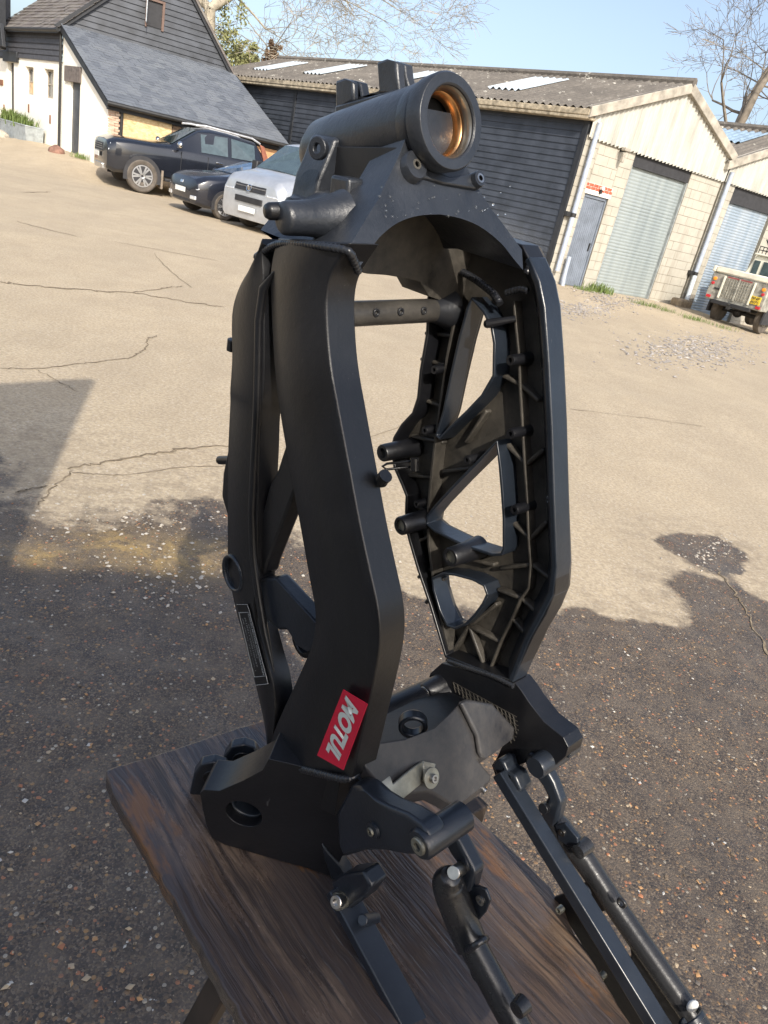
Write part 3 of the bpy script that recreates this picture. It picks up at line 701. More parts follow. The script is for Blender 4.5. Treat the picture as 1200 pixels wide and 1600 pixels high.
def rock(name, c, r, sq, seed, mat, label, grp=None):
    random.seed(seed); m = MB(); m.blob(c, r, 2, sq, .10); return tag(m.build(name, mat, smooth=80), label, "rock", grp)
M_rock = simple("pale_rock", (.42,.37,.30), .95, var=.35, bump=.03, bscale=10)
rock("rock", TA((7.0,1.15,.40)), .36, (1.2,.9,.7), 1, M_rock, "larger pale rock on the bank in front of the metal trough")
rock("rock", TA((8.6,1.1,.40)), .34, (1.4,.9,.5), 2, M_rock, "low pale rock at the left end of the metal trough")
rock("log_end", TA((2.45,.65,.40)), .26, (1,.9,1), 3, simple("red_brown_stone", (.20,.11,.08), .9, var=.4), "round reddish boulder beside the black door of the lean-to")['category'] = 'boulder'
# ============================================================ TREES
def tree(name, base, h, seed, label, trunk_r, spread=.55, levels=6, lean=(0,0), col=(.17,.145,.115), fork=.35, nb=(2,3), thin=.004, zspan=None, ivy=0, droop=0.0, group="bare trees beyond the roofs", bud=7000):
    random.seed(seed); root = empty(name, base, label=label, cat="tree", group=group)
    tr = MB(); br = MB(); budget = [bud]; tips = []
    from collections import deque
    qd = deque(); qd.append((Vector(base), Vector((lean[0], lean[1], 1)).normalized(), h*fork, trunk_r, 0))
    while qd and budget[0] > 0:
        p, d, L, r, lv = qd.popleft(); budget[0] -= 1
        n = 4 if lv < 2 else 3; path = [p]; q = p.copy(); dd = d.copy(); rr = [r]
        for i in range(n):
            k_ = .07 if lv == 0 else .17
            dd = (dd+Vector((random.gauss(0,k_), random.gauss(0,k_), random.gauss(.02,.10)-droop*lv*.03))).normalized(); q = q+dd*L/n; path.append(q.copy()); rr.append(r*(1-.38*(i+1)/n))
        (tr if lv < 2 else br).tube(path, [max(x_, thin) for x_ in rr], 10 if lv < 2 else (5 if lv < 4 else 3), cap=False)
        if lv >= levels: continue
        k = random.randint(*nb)
        for j in range(k):
            a = random.random()*6.28; o_ = dd.orthogonal().normalized(); o_ = (o_*math.cos(a)+dd.cross(o_)*math.sin(a))
            nd = (dd*(1-spread*.5)+o_*spread*random.uniform(.5,1.2)).normalized()
            if nd.z < -.2: nd.z *= .3; nd.normalize()
            qd.append((q, nd, L*random.uniform(.64,.82), rr[-1]*random.uniform(.60,.82), lv+1))
        if lv >= 1 or n > 9:
            for i in range(1, n):
                if random.random() < .7:
                    a = random.random()*6.28; o_ = dd.orthogonal().normalized(); o_ = (o_*math.cos(a)+dd.cross(o_)*math.sin(a))
                    qd.append((path[i], (dd*.45+o_*.8+Z*.15).normalized(), L*random.uniform(.4,.65), rr[i]*.42, min(levels, lv+2)))
    t = MT(name+"_bark"); t.set(col=t.ramp(t.noise(t.co(), 3, 5), [(.3, tuple(c*.6 for c in col)), (.7, tuple(c*1.5 for c in col))]), rough=.9)
    tr.build('trunk', t.m, root, smooth=60, fix=False); br.build('crown', t.m, root, smooth=60, fix=False)
    return root, tips, tr
tb = at_tree = None
def att(x, y, D):
    d = ray(x, y); return CAM+d*(D/math.hypot(d.x, d.y))
p = att(1150, 178, 44); p.z = 0
r1, tips, tr = tree("bare_tree", p, 16.5, 21, "tall bare tree rising behind the second garage roof at the right", .56, spread=.62, levels=7, fork=.38, nb=(2,3), thin=.010, bud=12000)
p = att(1040, 160, 62); p.z = 0
tree("bare_tree", p, 8.6, 5, "small distant bare tree just above the right end of the garage ridge", .16, spread=.8, levels=5, fork=.38, thin=.012, bud=1500)
p = att(1120, 170, 58); p.z = 0
tree("bare_tree", p, 10.5, 15, "low bare tree seen through the branches of the tall right tree", .18, spread=.85, levels=5, fork=.38, thin=.012, bud=2500)
p = att(338, 100, 46); p.z = 0
r2, tips2, tr2 = tree("ivy_clad_tree", p, 16.0, 38, "big pale bare tree with an ivy covered trunk behind the black gable", .46, spread=.75, levels=7, fork=.50, lean=(.03,0), thin=.009, bud=14000, col=(.34,.30,.23), nb=(3,3), droop=.5)
p = att(432, 110, 50); p.z = 0
tree("bare_tree", p, 12.0, 44, "slim bare tree with fine twigs beside the ivy covered trunk", .15, spread=.8, levels=6, fork=.40, col=(.30,.26,.20), nb=(2,3), droop=.2, thin=.010, bud=3000)
# ivy: leaf-sized faces round the big trunk
def leafcloud(name, c, rad, n, size, mat, seed, parent=None):
    random.seed(seed); m = MB(); cl = [Vector((random.gauss(0,.5)*rad.x, random.gauss(0,.5)*rad.y, random.gauss(0,.5)*rad.z)) for _ in range(28)]
    for _ in range(n):
        q = random.choice(cl); p_ = c+q+Vector((random.gauss(0,.16)*rad.x, random.gauss(0,.16)*rad.y, random.gauss(0,.12)*rad.z))
        a = Vector((random.gauss(0,1), random.gauss(0,1), random.gauss(0,1))).normalized(); b = a.orthogonal().normalized(); s_ = size*random.uniform(.5,1.3)
        m.add([p_+a*s_, p_+b*s_*.6, p_-a*s_, p_-b*s_*.6], [(0,1,2,3)])
    return m.build(name, mat, parent, smooth=0, fix=False)
t = MT("ivy_leaf"); t.set(col=t.ramp(t.noise(t.co(), 2.5, 3), [(.3,(.12,.13,.05)),(.7,(.30,.30,.13))]), rough=.6); M_ivy = t.m
c = att(352, 78, 46)
leafcloud("ivy", c+Z*-.2, Vector((1.2,1.2,2.2)), 2000, .09, M_ivy, 3, r2)
c = att(384, 92, 47); leafcloud("ivy", c, Vector((.8,.8,.8)), 1800, .10, M_ivy, 4, r2)
c = att(423, 92, 48); 
r5 = empty("squirrel_nest", c, label="brown tangled nest of dead ivy on the slim tree above the roof", cat="nest")
leafcloud("twigs", c, Vector((.35,.35,.75)), 1500, .10, simple("dead_ivy", (.16,.10,.06), .9), 5, r5)
# ============================================================ TABLE AND MOTORCYCLE FRAME
MB.build = _bd
TZ = .78
L_ = ray(1990, 430).normalized(); T0 = onz(450, 1345, TZ)
W_ = L_.cross(Z).normalized()
if W_.x < 0: W_ = -W_
V_ = W_.cross(L_).normalized()
if V_.z < 0: V_ = -V_
def Q(x, y, o=0.0): return onp(x, y, T0+L_*o, L_)
def QW(x, y, w): return onp(x, y, T0+W_*w, W_)
def LOC(l, w_, v): return T0+L_*l+W_*w_+V_*v
def loc(P): d = P-T0; return (d.dot(L_), d.dot(W_), d.dot(V_))
def Qs(pts, o=0.0): return [Q(p[0], p[1], p[2] if len(p) > 2 else o) for p in pts]

# ---- paint and metal
def paint(name, base=(.010,.0105,.012), rough=.33, dust=0.0, dustcol=(.13,.115,.095), bump=.0008):
    t = MT(name); co = t.co(); n_ = t.noise(co, 14, 6, .65); n2 = t.noise(co, 90, 5, .7); col = t.ramp(n_, [(.3, tuple(c*.75 for c in base)), (.7, tuple(c*1.35 for c in base))])
    sp = t.ramp(t.noise(co, 420, 2, .5), [(.74, 0.0), (.77, .25)]); col = t.mix(sp, col, (.16,.15,.14))
    scr = t.ramp(t.noise(t.co(scale=(1,1,.06), rot=(.5,.3,.8)), 160, 3, .6), [(.735, 0.0), (.75, .16)]); col = t.mix(scr, col, (.22,.22,.22))
    blot = t.ramp(t.noise(co, 5, 6, .7), [(.5, 0.0), (.8, .10)]); col = t.mix(blot, col, (.11,.105,.10))
    if dust:
        f = t.math('MULTIPLY', t.ramp(t.math('ADD', t.math('MULTIPLY', n_, .7), t.math('MULTIPLY', n2, .4)), [(.35, 0.0), (.75, 1.0)]), dust)
        col = t.mix(f, col, dustcol); r = t.math('ADD', rough, t.math('MULTIPLY', f, .45))
    else: r = t.math('ADD', rough-.06, t.math('MULTIPLY', n_, .16))
    t.set(col=col, rough=r, spec=.5, coat=.12, coatr=.25); t.bump(n2, bump, .5); return t.m
M_pt = paint("satin_black_paint", base=(.0055,.0058,.0075), rough=.36); M_ptd = paint("dusty_black_paint", dust=.75, rough=.4); M_ptf = paint("gloss_black_paint", base=(.012,.016,.023), rough=.29)
M_cast = paint("cast_black_paint", base=(.012,.015,.021), rough=.34, bump=.0018, dust=.09, dustcol=(.16,.16,.16)); M_weld = paint("painted_weld", rough=.28, base=(.016,.017,.02), bump=.001)
M_tubep = paint("satin_tube_paint", base=(.018,.018,.019), rough=.25)
M_steel = simple("bright_steel", (.52,.50,.47), .28, metal=1.0, var=.25, nscale=60); M_worn = simple("worn_zinc", (.30,.29,.24), .45, metal=.8, var=.45, nscale=35, bump=.0006, bscale=200)
M_glintrace = simple("sun_glint_race", (.50,.27,.12), .3, metal=1.0, var=.6, nscale=30); M_hole = simple("deep_hole", (.004,.004,.004), .9)  # orange sun glint on the inner race is put into its metal colour
M_race = simple("pale_race", (.33,.31,.27), .3, metal=.85, var=.3, nscale=40)

fr = empty("motorcycle_frame", LOC(.12, 0, 0), label="bare black twin spar motorcycle frame standing upright on the wooden table", cat="motorcycle frame")
def FB(m, name, mat, bevel=.0025, smooth=35, seg=2, parent=None, **k):
    o = m.build(name, mat, None, bevel=bevel, smooth=smooth, seg=seg, **k); o.parent = parent or fr; o.matrix_parent_inverse = fr.matrix_world.inverted()
    if parent: o.matrix_parent_inverse = Matrix.Identity(4) if parent.type != 'EMPTY' else fr.matrix_world.inverted()
    return o
def smoothpts(P, n=4):
    """Catmull-Rom through a list of equal-length tuples of vectors"""
    out = []
    for i in range(len(P)-1):
        a, b, c, d = P[max(i-1,0)], P[i], P[i+1], P[min(i+2, len(P)-1)]
        for k in range(n):
            t = k/n; out.append(tuple(.5*((2*b[j])+(c[j]-a[j])*t+(2*a[j]-5*b[j]+4*c[j]-d[j])*t*t+(3*b[j]-a[j]-3*c[j]+d[j])*t*t*t) for j in range(len(b))))
    out.append(P[-1]); return out

# ---- near (left) side beam: main spar, rear spar, braces as lofted hollow-looking sections
def spar(m, FRpairs, depth=.03, bulge=.008, din=None, n=4, skew=1.0):
    P = [((Q(f[0], f[1], depth)-L_*depth) if din else Q(f[0], f[1], f[2] if len(f) > 2 else 0), Q(r[0], r[1], r[2] if len(r) > 2 else 0)) for f, r in FRpairs]
    rings = []
    for F, R in smoothpts(P, n):
        d = F-R; k = L_
        rg = [F, F-d*.02-k*.0015]
        for t_, b in ((.14, .45), (.32, .9), (.5, 1.0), (.7, .9), (.88, .45)): rg.append(F-d*t_-k*bulge*b)
        rg += [R-k*.001, R+k*depth*skew, R+d*.3+k*depth*1.15, F+k*depth]
        rings.append(rg)
    m.loft(rings)
m = MB()
spar(m, [((548,380),(436,372)), ((532,405),(428,400)), ((519,428),(424,432)), ((512,455),(425,470)), ((511,495),(427,520)), ((517,570),(431,580)), ((531,650),(440,652)), ((548,740),(456,745)), ((563,820),(471,826)), ((578,890),(484,900)), ((590,945),(494,958)), ((594,985),(489,1005)), ((592,1020),(476,1038)), ((584,1065),(458,1078)), ((572,1120),(435,1128)), ((551,1215),(412,1188))], depth=.030)
b_front = FB(m, "main_spar", M_pt, bevel=.0022, smooth=28)
m = MB()
spar(m, [((446,374),(418,384)), ((446,400),(392,420)), ((447,432),(374,452)), ((447,480),(364,492)), ((446,560),(364,560)), ((443,615),(361,608)), ((438,648,.004),(361,630,.004)), ((436,700,.004),(358,695,.004)), ((434,745,.004),(357,755,.004)), ((432,820,.004),(357,830,.004)), ((430,890,.004),(358,890,.004)), ((428,950,.004),(368,945,.004)), ((442,1010,.004),(384,1005,.004)), ((455,1060,.004),(398,1060,.004)), ((458,1110,.004),(411,1115,.004)), ((450,1165,.004),(421,1172,.004))], depth=.024, bulge=.004, din=1)
FB(m, "rear_spar", M_pt, bevel=.002, smooth=28)
# shallow rib running down the rear spar
m = MB(); rp = [(428,425),(412,450),(405,500),(404,560),(402,640),(398,720),(394,800),(396,870),(404,930),(414,990),(428,1050)]
m.tube([Q(x, y, -.003) for x, y in rp], [.001]+[.0045]*9+[.001], 12); FB(m, "pressed_rib", M_pt, bevel=0, smooth=60)
m = MB(); m.prism(Qs([(449,684),(472,735)], .006)+[Q(x,y,.026)-L_*.020 for x,y in ((470,800),(441,872),(436,890))]+Qs([(402,900),(398,850),(420,760),(433,735)], .006), L_*.020)
FB(m, "upper_brace", M_pt, bevel=.003)
m = MB(); m.prism(Qs([(428,902),(496,976),(500,1000),(496,1020),(484,1022),(462,1008),(448,985),(436,985),(405,960),(404,905)], .006), L_*.018)
FB(m, "lower_brace", M_ptf, bevel=.003)
def boss(m, c, ax, ro, ri, h, base=1.25, n=24):
    m.revolve(c, ax, [(h*.35, ri), (0, ri), (0, ri*1.05), (0, ro*.93), (h*.04, ro), (h*.7, ro*1.05), (h, ro*base)][1:] , n)
m = MB(); c = Q(361,897,-.004); m.ring(c, L_, .0235, .0185, .034, 36); FB(m, "pivot_eye", M_ptf, bevel=.002)
m = MB(); c = Q(470,1003,.03); m.ring(c, L_, .020, .013, .02, 30); FB(m, "inner_boss", M_pt, bevel=.002)
m = MB(); m.prism(Qs([(358,690,.03),(347,742,.03),(345,775,.03),(356,812,.03),(372,800,.03),(372,700,.03)]), L_*.016); FB(m, "mount_lug", M_pt, bevel=.004)
m = MB(); m.tube([Q(343,719,.038), Q(362,719,.038)], .0055, 12); FB(m, "bolt", M_pt, bevel=.001)
m = MB(); m.tube([Q(364,530,.01), Q(362,548,.01)], .006, 8); FB(m, "bolt", M_pt, bevel=.001)
# hook under the near spar
m = MB(); h0 = Q(572,754,.028); m.tube(smoothpts([(h0,),(Q(592,757,.028),),(Q(600,756,.028),),(Q(602,748,.028),),(Q(599,742,.03),)],5) and [p[0] for p in smoothpts([(h0,),(Q(592,757,.028),),(Q(600,756,.028),),(Q(602,748,.028),),(Q(599,742,.03),)],5)], .0028, 10)
m.tube([Q(596,750,.028), Q(603,743,.028)], [.006,.0065], 12); FB(m, "cable_hook", M_tubep, bevel=0, smooth=60)

# ---- far (right) side beam: open ribbed casting seen from inside
OT, OW = .250, .276            # rib tips, web
outer = [(672,398),(667,522),(657,580),(653,622),(645,646),(628,664),(616,684),(612,700),(616,730),(628,757),(635,775),(634,799),(636,830),(640,846),(653,890),(673,949),(696,1026),(742,1044),(797,1064),(815,1030),(832,992),(852,958),(865,925),(867,890),(863,800),(858,700),(853,600),(847,520),(840,462),(832,420),(815,385),(740,362)]
holeA = [(746,466),(758,487),(768,512),(772,536),(771,587),(756,618),(741,641),(724,664),(710,681),(704,676),(716,640),(724,590),(733,530),(742,480)]
holeB = [(777,690),(781,730),(784,765),(787,810),(787,858),(783,866),(772,866),(740,848),(700,822),(688,812),(690,800),(702,785),(730,752),(758,716)]
holeC = [(712,889),(724,893),(742,904),(756,915),(761,929),(754,944),(744,960),(735,972),(724,976),(716,970),(708,945),(699,915),(697,896)]
M_in = paint("inner_black_dusty", base=(.009,.0085,.008), dust=.8, rough=.42, dustcol=(.105,.092,.074), bump=.0012)
def rails(pts, hole=True):
    cx = sum(p[0] for p in pts)/len(pts); xr = max(p[0] for p in pts); xl = min(p[0] for p in pts); out = []
    for x, y in pts:
        k = 1.0 if not hole else max(0, min(1, .5+(x-cx)/(xr-xl)*1.6))
        o = OW+(OT-OW)*k; out.append(Q(x, y, o)+L_*(OW-o))
    return out
OUTP = rails(outer, False); HA, HB, HCx = rails(holeA), rails(holeB), rails(holeC)
m = MB(); m.prism(OUTP, L_*.005, [HA, HB, HCx]); FB(m, "web_plate", M_in, bevel=0, smooth=30)
m = MB(); ext = L_*(OT-OW)*1.02
m.wallstrip(OUTP, ext, .0042, L_); FB(m, "outer_flange", M_pt, bevel=.0012)
for nm, h in (("window_flange", HA), ("window_flange", HB), ("window_flange", HCx)):
    m = MB(); m.wallstrip(h, ext, .0036, L_); FB(m, nm, M_ptf, bevel=.001)
# broad front edge of the far beam (outer skin turned forward)
fe = [(826,402),(842,440),(850,480),(856,560),(861,660),(865,780),(869,885),(864,930),(848,962),(828,998),(800,1066)]
m = MB(); P = [Q(x, y, OT) for x, y in fe]; rings = []
for i, p in enumerate(P):
    a = P[max(i-1,0)]; b = P[min(i+1,len(P)-1)]; tt = (b-a).normalized(); nn = tt.cross(L_).normalized()
    if nn.dot(W_) < 0: nn = -nn
    rings.append([p-nn*.006-L_*.001, p+nn*.0015-L_*.001, p+nn*.0015+L_*.026, p-nn*.001+L_*.029, p-nn*.03+L_*.032, p-nn*.03+L_*.027])
m.loft([r for r in rings]); FB(m, "outer_skin", M_ptf, bevel=.0018)
# ribs
def rib(m, pts, h0=.9, th=.0028, o=OW): 
    P = Qs(pts, o); m.wallstrip(P, L_*(OT-OW)*h0, th, L_, closed=False)
m = MB()
rib(m, [(814,470),(816,496),(822,560),(823,600),(826,650),(830,723),(834,780),(836,839),(839,879),(836,915),(823,932),(809,964),(792,998),(772,1048)], .5)
FB(m, "long_rib", M_in, bevel=.0006)
ribs = [[(775,505),(816,500)], [(792,585),(822,600)], [(822,600),(850,625)], [(796,690),(830,723)], [(830,723),(858,700)], [(806,812),(836,839)], [(836,839),(862,812)],
        [(790,885),(839,879)], [(839,879),(866,900)], [(785,918),(823,932)], [(823,932),(848,956)], [(740,975),(790,1000)], [(740,975),(768,1050)], [(740,975),(705,1030)], [(809,964),(832,992)], [(784,940),(740,975)]]
for r_ in ribs:
    m = MB(); rib(m, r_, .42, .005); FB(m, "rib", M_in, bevel=.0018)
for r_ in ([(672,520),(730,525)], [(665,560),(722,575)], [(660,620),(714,640)], [(650,680),(700,690)], [(640,740),(690,745)], [(700,735),(745,730)], [(735,690),(768,640)],
          [(655,790),(688,800)], [(648,850),(690,830)], [(660,900),(690,880)], [(735,870),(780,880)], [(700,900),(672,940)]):
    m = MB(); rib(m, r_, .4, .005); FB(m, "rib", M_in, bevel=.0018)
m = MB(); rib(m, [(727,500),(715,560),(706,620),(697,680),(690,740),(684,800),(686,850),(692,900),(704,960),(716,1010)], .75, .004); FB(m, "long_rib", M_in, bevel=.0006)
# bosses on the inner side
def pboss(px, py, o0, r, hole, L1=None, name="threaded_boss", mat=M_pt, n=22):
    m = MB(); c = Q(px, py, o0); h = (OW-o0)
    m.revolve(c, L_, [(.006, .0005), (.006, hole), (0, hole), (0, r*.92), (.0015, r), (h*.6, r*1.05), (h, r*1.25)], n)
    b = FB(m, name, mat, bevel=0, smooth=40)
    m = MB(); m.revolve(c+L_*.004, L_, [(0, .0002), (0, hole*.98), (.001, hole*.98)], n); FB(m, "bore", M_hole if hole < .008 else M_worn, bevel=0, parent=None)
    return b
pboss(597,708,.215,.0115,.0068); pboss(625,822,.215,.0125,.0080); pboss(703,871,.222,.0125,.0085)
for x, y, r in ((678,578,.0055),(663,673,.0055),(729,719,.0055),(797,563,.0060),(797,678,.0060),(803,797,.0060),(760,506,.0048),(650,788,.005)): pboss(x, y, .244, r, r*.45)
m = MB(); m.tube([Q(760,506,.243), Q(806,498,.262)], [.005,.0035], 10); FB(m, "stud", M_pt, bevel=0)
# spring clip on the rear spar
m = MB(); a, b = Q(604,729,.225), Q(652,724,.25); s_ = V_*.0042
m.tube([b+s_, a+s_, a+s_*.3-L_*.004+(a-b)*.06, a-s_, b-s_], .0018, 8); m.tube([Q(648,716,.244), Q(648,735,.244)], .006, 10); FB(m, "spring_clip", M_tubep, bevel=0, smooth=60)

# ---- cross tube between the rear spars
m = MB(); cR = Q(702,484,.262); cL = Q(702,484,.262)-L_*.235
m.tube([cL, cR], .0135, 28); ct = FB(m, "cross_tube", paint("dusty_tube", dust=.5, rough=.35), bevel=0, smooth=60)
m = MB()
for k in range(3): m.ring(cR-L_*(.012+.004*k), L_, .0175-.001*k, .012, .0035, 24)
m.revolve(cR-L_*.03, L_, [(0,.013),(.012,.0165),(.03,.024)], 26); FB(m, "weld_collar", M_weld, bevel=.001, smooth=60)
for k in (.055, .09, .125):
    m = MB(); c = cR-L_*k-W_*-.0125+V_*.004; m.ring(c, W_, .0045, .002, .0025, 14); FB(m, "tube_boss", M_weld, bevel=.0005)

# ---- head casting
HC = (.125, -.046, .826); AX = (LOC(*HC)-LOC(.125, -.235, .779)).normalized(); HP = LOC(*HC)
pl_o = LOC(.02, -.023, .714); pl_t = LOC(.125, -.085, .790)
pn = L_.cross(pl_t-pl_o).normalized()
if pn.dot(W_) < 0: pn = -pn
pl_n = ((LOC(.24,-.022,.714)-pl_o).cross(pl_t-pl_o)).normalized(); pl_n = pl_n if pl_n.dot(W_) > 0 else -pl_n
def QP(x, y): return onp(x, y, pl_o, pl_n)
pl_t = LOC(.125, -.062, .790); pl_n = ((LOC(.24,-.022,.714)-pl_o).cross(pl_t-pl_o)).normalized(); pl_n = pl_n if pl_n.dot(W_) > 0 else -pl_n
fl = [(QW(648,166,-.070),(592,176)), (QW(638,205,-.066),(584,212)), (QW(624,242,-.062),(577,252)), (QP(604,284),(556,288)), (QP(592,310),(510,303)), (QP(578,332),(470,326)), (QP(549,381),(434,380))]
lfp = [p for p, _ in fl]; lbp = [Q(q[0], q[1], loc(p)[0]+.004) for p, q in fl]
mir = lambda P: [LOC(.25-loc(p)[0], loc(p)[1], loc(p)[2]) for p in reversed(P)]
af = [p for p, in smoothpts([(QP(*p),) for p in ((560,420),(574,400),(592,372),(622,348),(655,337),(690,335))], 4)]
ab_ = [p-W_*.155+V_*.004 for p in af]
m = MB(); m.prism(lfp+af+mir(af)+mir(lfp), None, back=lbp+ab_+mir(ab_)+mir(lbp)); FB(m, "head_casting", M_cast, bevel=.0035, smooth=30, seg=3)
# rear half of the casting: plate behind the steering head, mirrored about the middle
rear_l = [(517,206),(492,212),(480,245),(468,272),(462,300),(452,335),(440,352),(434,380)]
lv = [loc(QW(x, y, -.19)) for x, y in rear_l]
lft = [(l, v) for l, _, v in lv]; rgt = [(.25-l, v) for l, v in reversed(lft)]
poly = lft+[(.06,.700),(.19,.700)]+rgt
m = MB(); m.prism([LOC(l, -.158, v) for l, v in poly], W_*-.040); FB(m, "rear_plate", M_cast, bevel=.005, seg=3)
# ribs and box in the pocket
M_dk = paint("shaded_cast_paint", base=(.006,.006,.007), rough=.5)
m = MB(); m.prism([LOC(.088,-.070,.742), LOC(.088,-.070,.800), LOC(.088,-.162,.792), LOC(.088,-.162,.728)], L_*.006); FB(m, "pocket_shade_sheet", M_dk, bevel=.001)  # added dark sheet: shade under the head tube put into its colour
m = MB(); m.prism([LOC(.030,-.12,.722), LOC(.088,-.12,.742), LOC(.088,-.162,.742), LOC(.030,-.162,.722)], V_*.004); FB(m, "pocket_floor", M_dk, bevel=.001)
m = MB(); m.box(0,1,0,1,0,1, lambda p: LOC(.055+.025*p.x, -.120+.028*p.y, .742+.028*p.z)); FB(m, "lock_box", M_cast, bevel=.003)
m = MB(); c = QW(501,232,-.14); m.ring(c, -L_+W_*.3, .010, .004, .006, 18); FB(m, "bolt_boss", M_cast, bevel=.001)
m = MB(); m.prism([QW(x, y, -.135) for x, y in ((552,372),(556,424),(575,428),(604,430),(640,436),(657,441),(668,462),(700,474),(760,470),(800,440),(812,400),(790,360),(740,335),(640,330),(580,345))], W_*-.045); FB(m, "casting_underside", M_in, bevel=.004)
# steering head tube
m = MB(); m.revolve(HP-AX*.022, AX, [(0,.0365),(-.06,.036),(-.12,.0355),(-.158,.034),(-.172,.028),(-.172,.020),(-.150,.0272),(0,.0276)], 48, close=True)
ht = FB(m, "steering_head_tube", M_cast, bevel=0, smooth=50)
m = MB(); m.revolve(HP, AX, [(-.034,.036),(-.032,.0368),(-.020,.0370),(-.0195,.0366),(-.018,.0366),(-.017,.0390),(-.003,.0395),(0,.0378),(0,.0300),(-.0015,.0285),(-.012,.0280),(-.034,.0275),(-.034,.036)], 64, close=True); FB(m, "bearing_cup", M_cast, bevel=.0006, smooth=40)
m = MB(); m.revolve(HP-AX*.0030, AX, [(0,.0284),(-.002,.0270),(-.010,.0262),(-.012,.0284)], 56, close=True); FB(m, "bearing_race", M_race, bevel=0, smooth=60)
m = MB(); m.revolve(HP-AX*.013, AX, [(0,.0272),(-.002,.0240),(-.012,.0236),(-.014,.0272)], 56, close=True); FB(m, "inner_race", M_glintrace, bevel=0, smooth=60)
m = MB(); m.revolve(HP-AX*.03, AX, [(0,.0265),(-.09,.0265),(-.10,.0005)], 40); FB(m, "tube_bore", M_hole, bevel=0, smooth=60)
# flared neck blending tube to plate
m = MB(); m.prism([QP(646,172), QP(664,235), QP(690,262), QP(735,262), QP(752,268), QP(700,262)], W_*-.03)
# bolt bosses on the face
for (x, y), r, nm in (((641,263),.0125,"face_boss"), ((740,284),.0075,"face_boss")):
    m = MB(); c = QP(x, y)+pl_n*.009; m.revolve(c, pl_n, [(-.008,.0003),(-.008,.0032),(0,.0032),(0,r*.93),(-.0015,r),(-.012,r*1.12)], 28); FB(m, nm, M_cast, bevel=0, smooth=40)
    m = MB(); m.ring(c-pl_n*.001, pl_n, .0044, .0026, .0016, 20); FB(m, "thread_rim", M_steel if r < .01 else M_race, bevel=0)
m = MB(); m.prism([QP(*p)+pl_n*.004 for p in ((652,262),(668,268),(700,279),(740,272),(748,292),(738,297),(690,289),(662,281),(648,280))], -pl_n*.014); FB(m, "face_ledge", M_cast, bevel=.003)
# two lugs with a bridge on top of the head tube (far side)
def QT(x, y): return Q(x, y, .165)
m = MB(); m.prism([QT(*p) for p in ((533,128),(546,124),(562,128),(566,150),(590,142),(600,118),(602,100),(618,95),(632,100),(634,120),(640,140),(640,160),(612,168),(560,178),(536,178),(536,150))], L_*.012); FB(m, "steering_stop_bracket", M_cast, bevel=.004, seg=3)
m = MB(); m.prism([QT(*p) for p in ((602,100),(616,95),(634,100),(634,120),(638,150),(606,150))], L_*-.012); FB(m, "stop_lug", M_cast, bevel=.003)
m = MB(); m.prism([QT(*p) for p in ((534,128),(546,124),(562,130),(562,160),(534,175))], L_*-.009); FB(m, "stop_lug", M_cast, bevel=.003)
m = MB(); m.prism([QT(*p) for p in ((536,168),(640,140),(640,215),(536,240))], L_*-.014); FB(m, "bracket_foot", M_cast, bevel=.005)
# engine mount stub at the left shoulder
m = MB(); a = LOC(*[loc(QW(470,342,-.10))[0], -.10, loc(QW(470,342,-.10))[2]]); c = Q(440,341,-.012)
e0 = Q(427,338,-.02); e1 = e0+ (Q(520,338,.04)-e0)*.75
m.revolve(Q(440,341,-.012), (e1-e0), [(0,.0002),(0,.0115),(.002,.0135),(.006,.0142),(.024,.0148),(.040,.0170),(.052,.0205),(.062,.024)], 30); FB(m, "engine_mount_boss", M_cast, bevel=0, smooth=50)
m = MB(); m.revolve(Q(414,330,-.022), (e1-e0), [(0,.0003),(.001,.0055),(.004,.0072),(.022,.0078),(.024,.0115),(.032,.0115)], 24); FB(m, "rubber_plug", M_pt, bevel=0, smooth=50)

# ---- weld beads: overlapping ripples along the seams
def weld(pts, r=.0042, n=None, name="weld_bead"):
    P = [p for p, in smoothpts([(p,) for p in pts], 10)]; L = 0; 
    m = MB(); rr = []; path = []
    tot = sum((P[i+1]-P[i]).length for i in range(len(P)-1)); st = .0011; 
    k = int(tot/st); d = 0; i = 0; seglen = [(P[j+1]-P[j]).length for j in range(len(P)-1)]
    for s_ in range(k+1):
        t_ = s_*st
        i = 0; acc = 0
        while i < len(seglen)-1 and acc+seglen[i] < t_: acc += seglen[i]; i += 1
        path.append(P[i].lerp(P[i+1], min(1, (t_-acc)/max(seglen[i],1e-9)))); rr.append(r*(.84+.2*abs(math.sin(math.pi*s_/4.0)))*random.uniform(.96,1.04))
    m.tube(path, rr, 12); return FB(m, name, M_weld, bevel=0, smooth=60)
weld([Q(400,402,.002), Q(430,383,.0), Q(470,381,-.005), Q(510,386,-.005), Q(543,392,.0), Q(552,405,.008), Q(560,425,.02)], .0034)
weld([Q(418,1187,.002), Q(450,1196,-.006), Q(490,1206,-.008), Q(530,1216,-.006), Q(552,1214,.004), Q(560,1196,.018)], .0042)
weld([Q(822,428,.25), Q(830,412,.255), Q(838,404,.27), Q(842,408,.28)], .0038)
weld([Q(700,1032,.25), Q(740,1046,.25), Q(775,1058,.25), Q(803,1072,.25)], .0036)
weld([Q(722,425,.262), Q(745,438,.258), Q(772,460,.254), Q(782,476,.252)], .0042)
weld([Q(790,458,.255), Q(812,452,.255), Q(826,455,.255)], .0036)

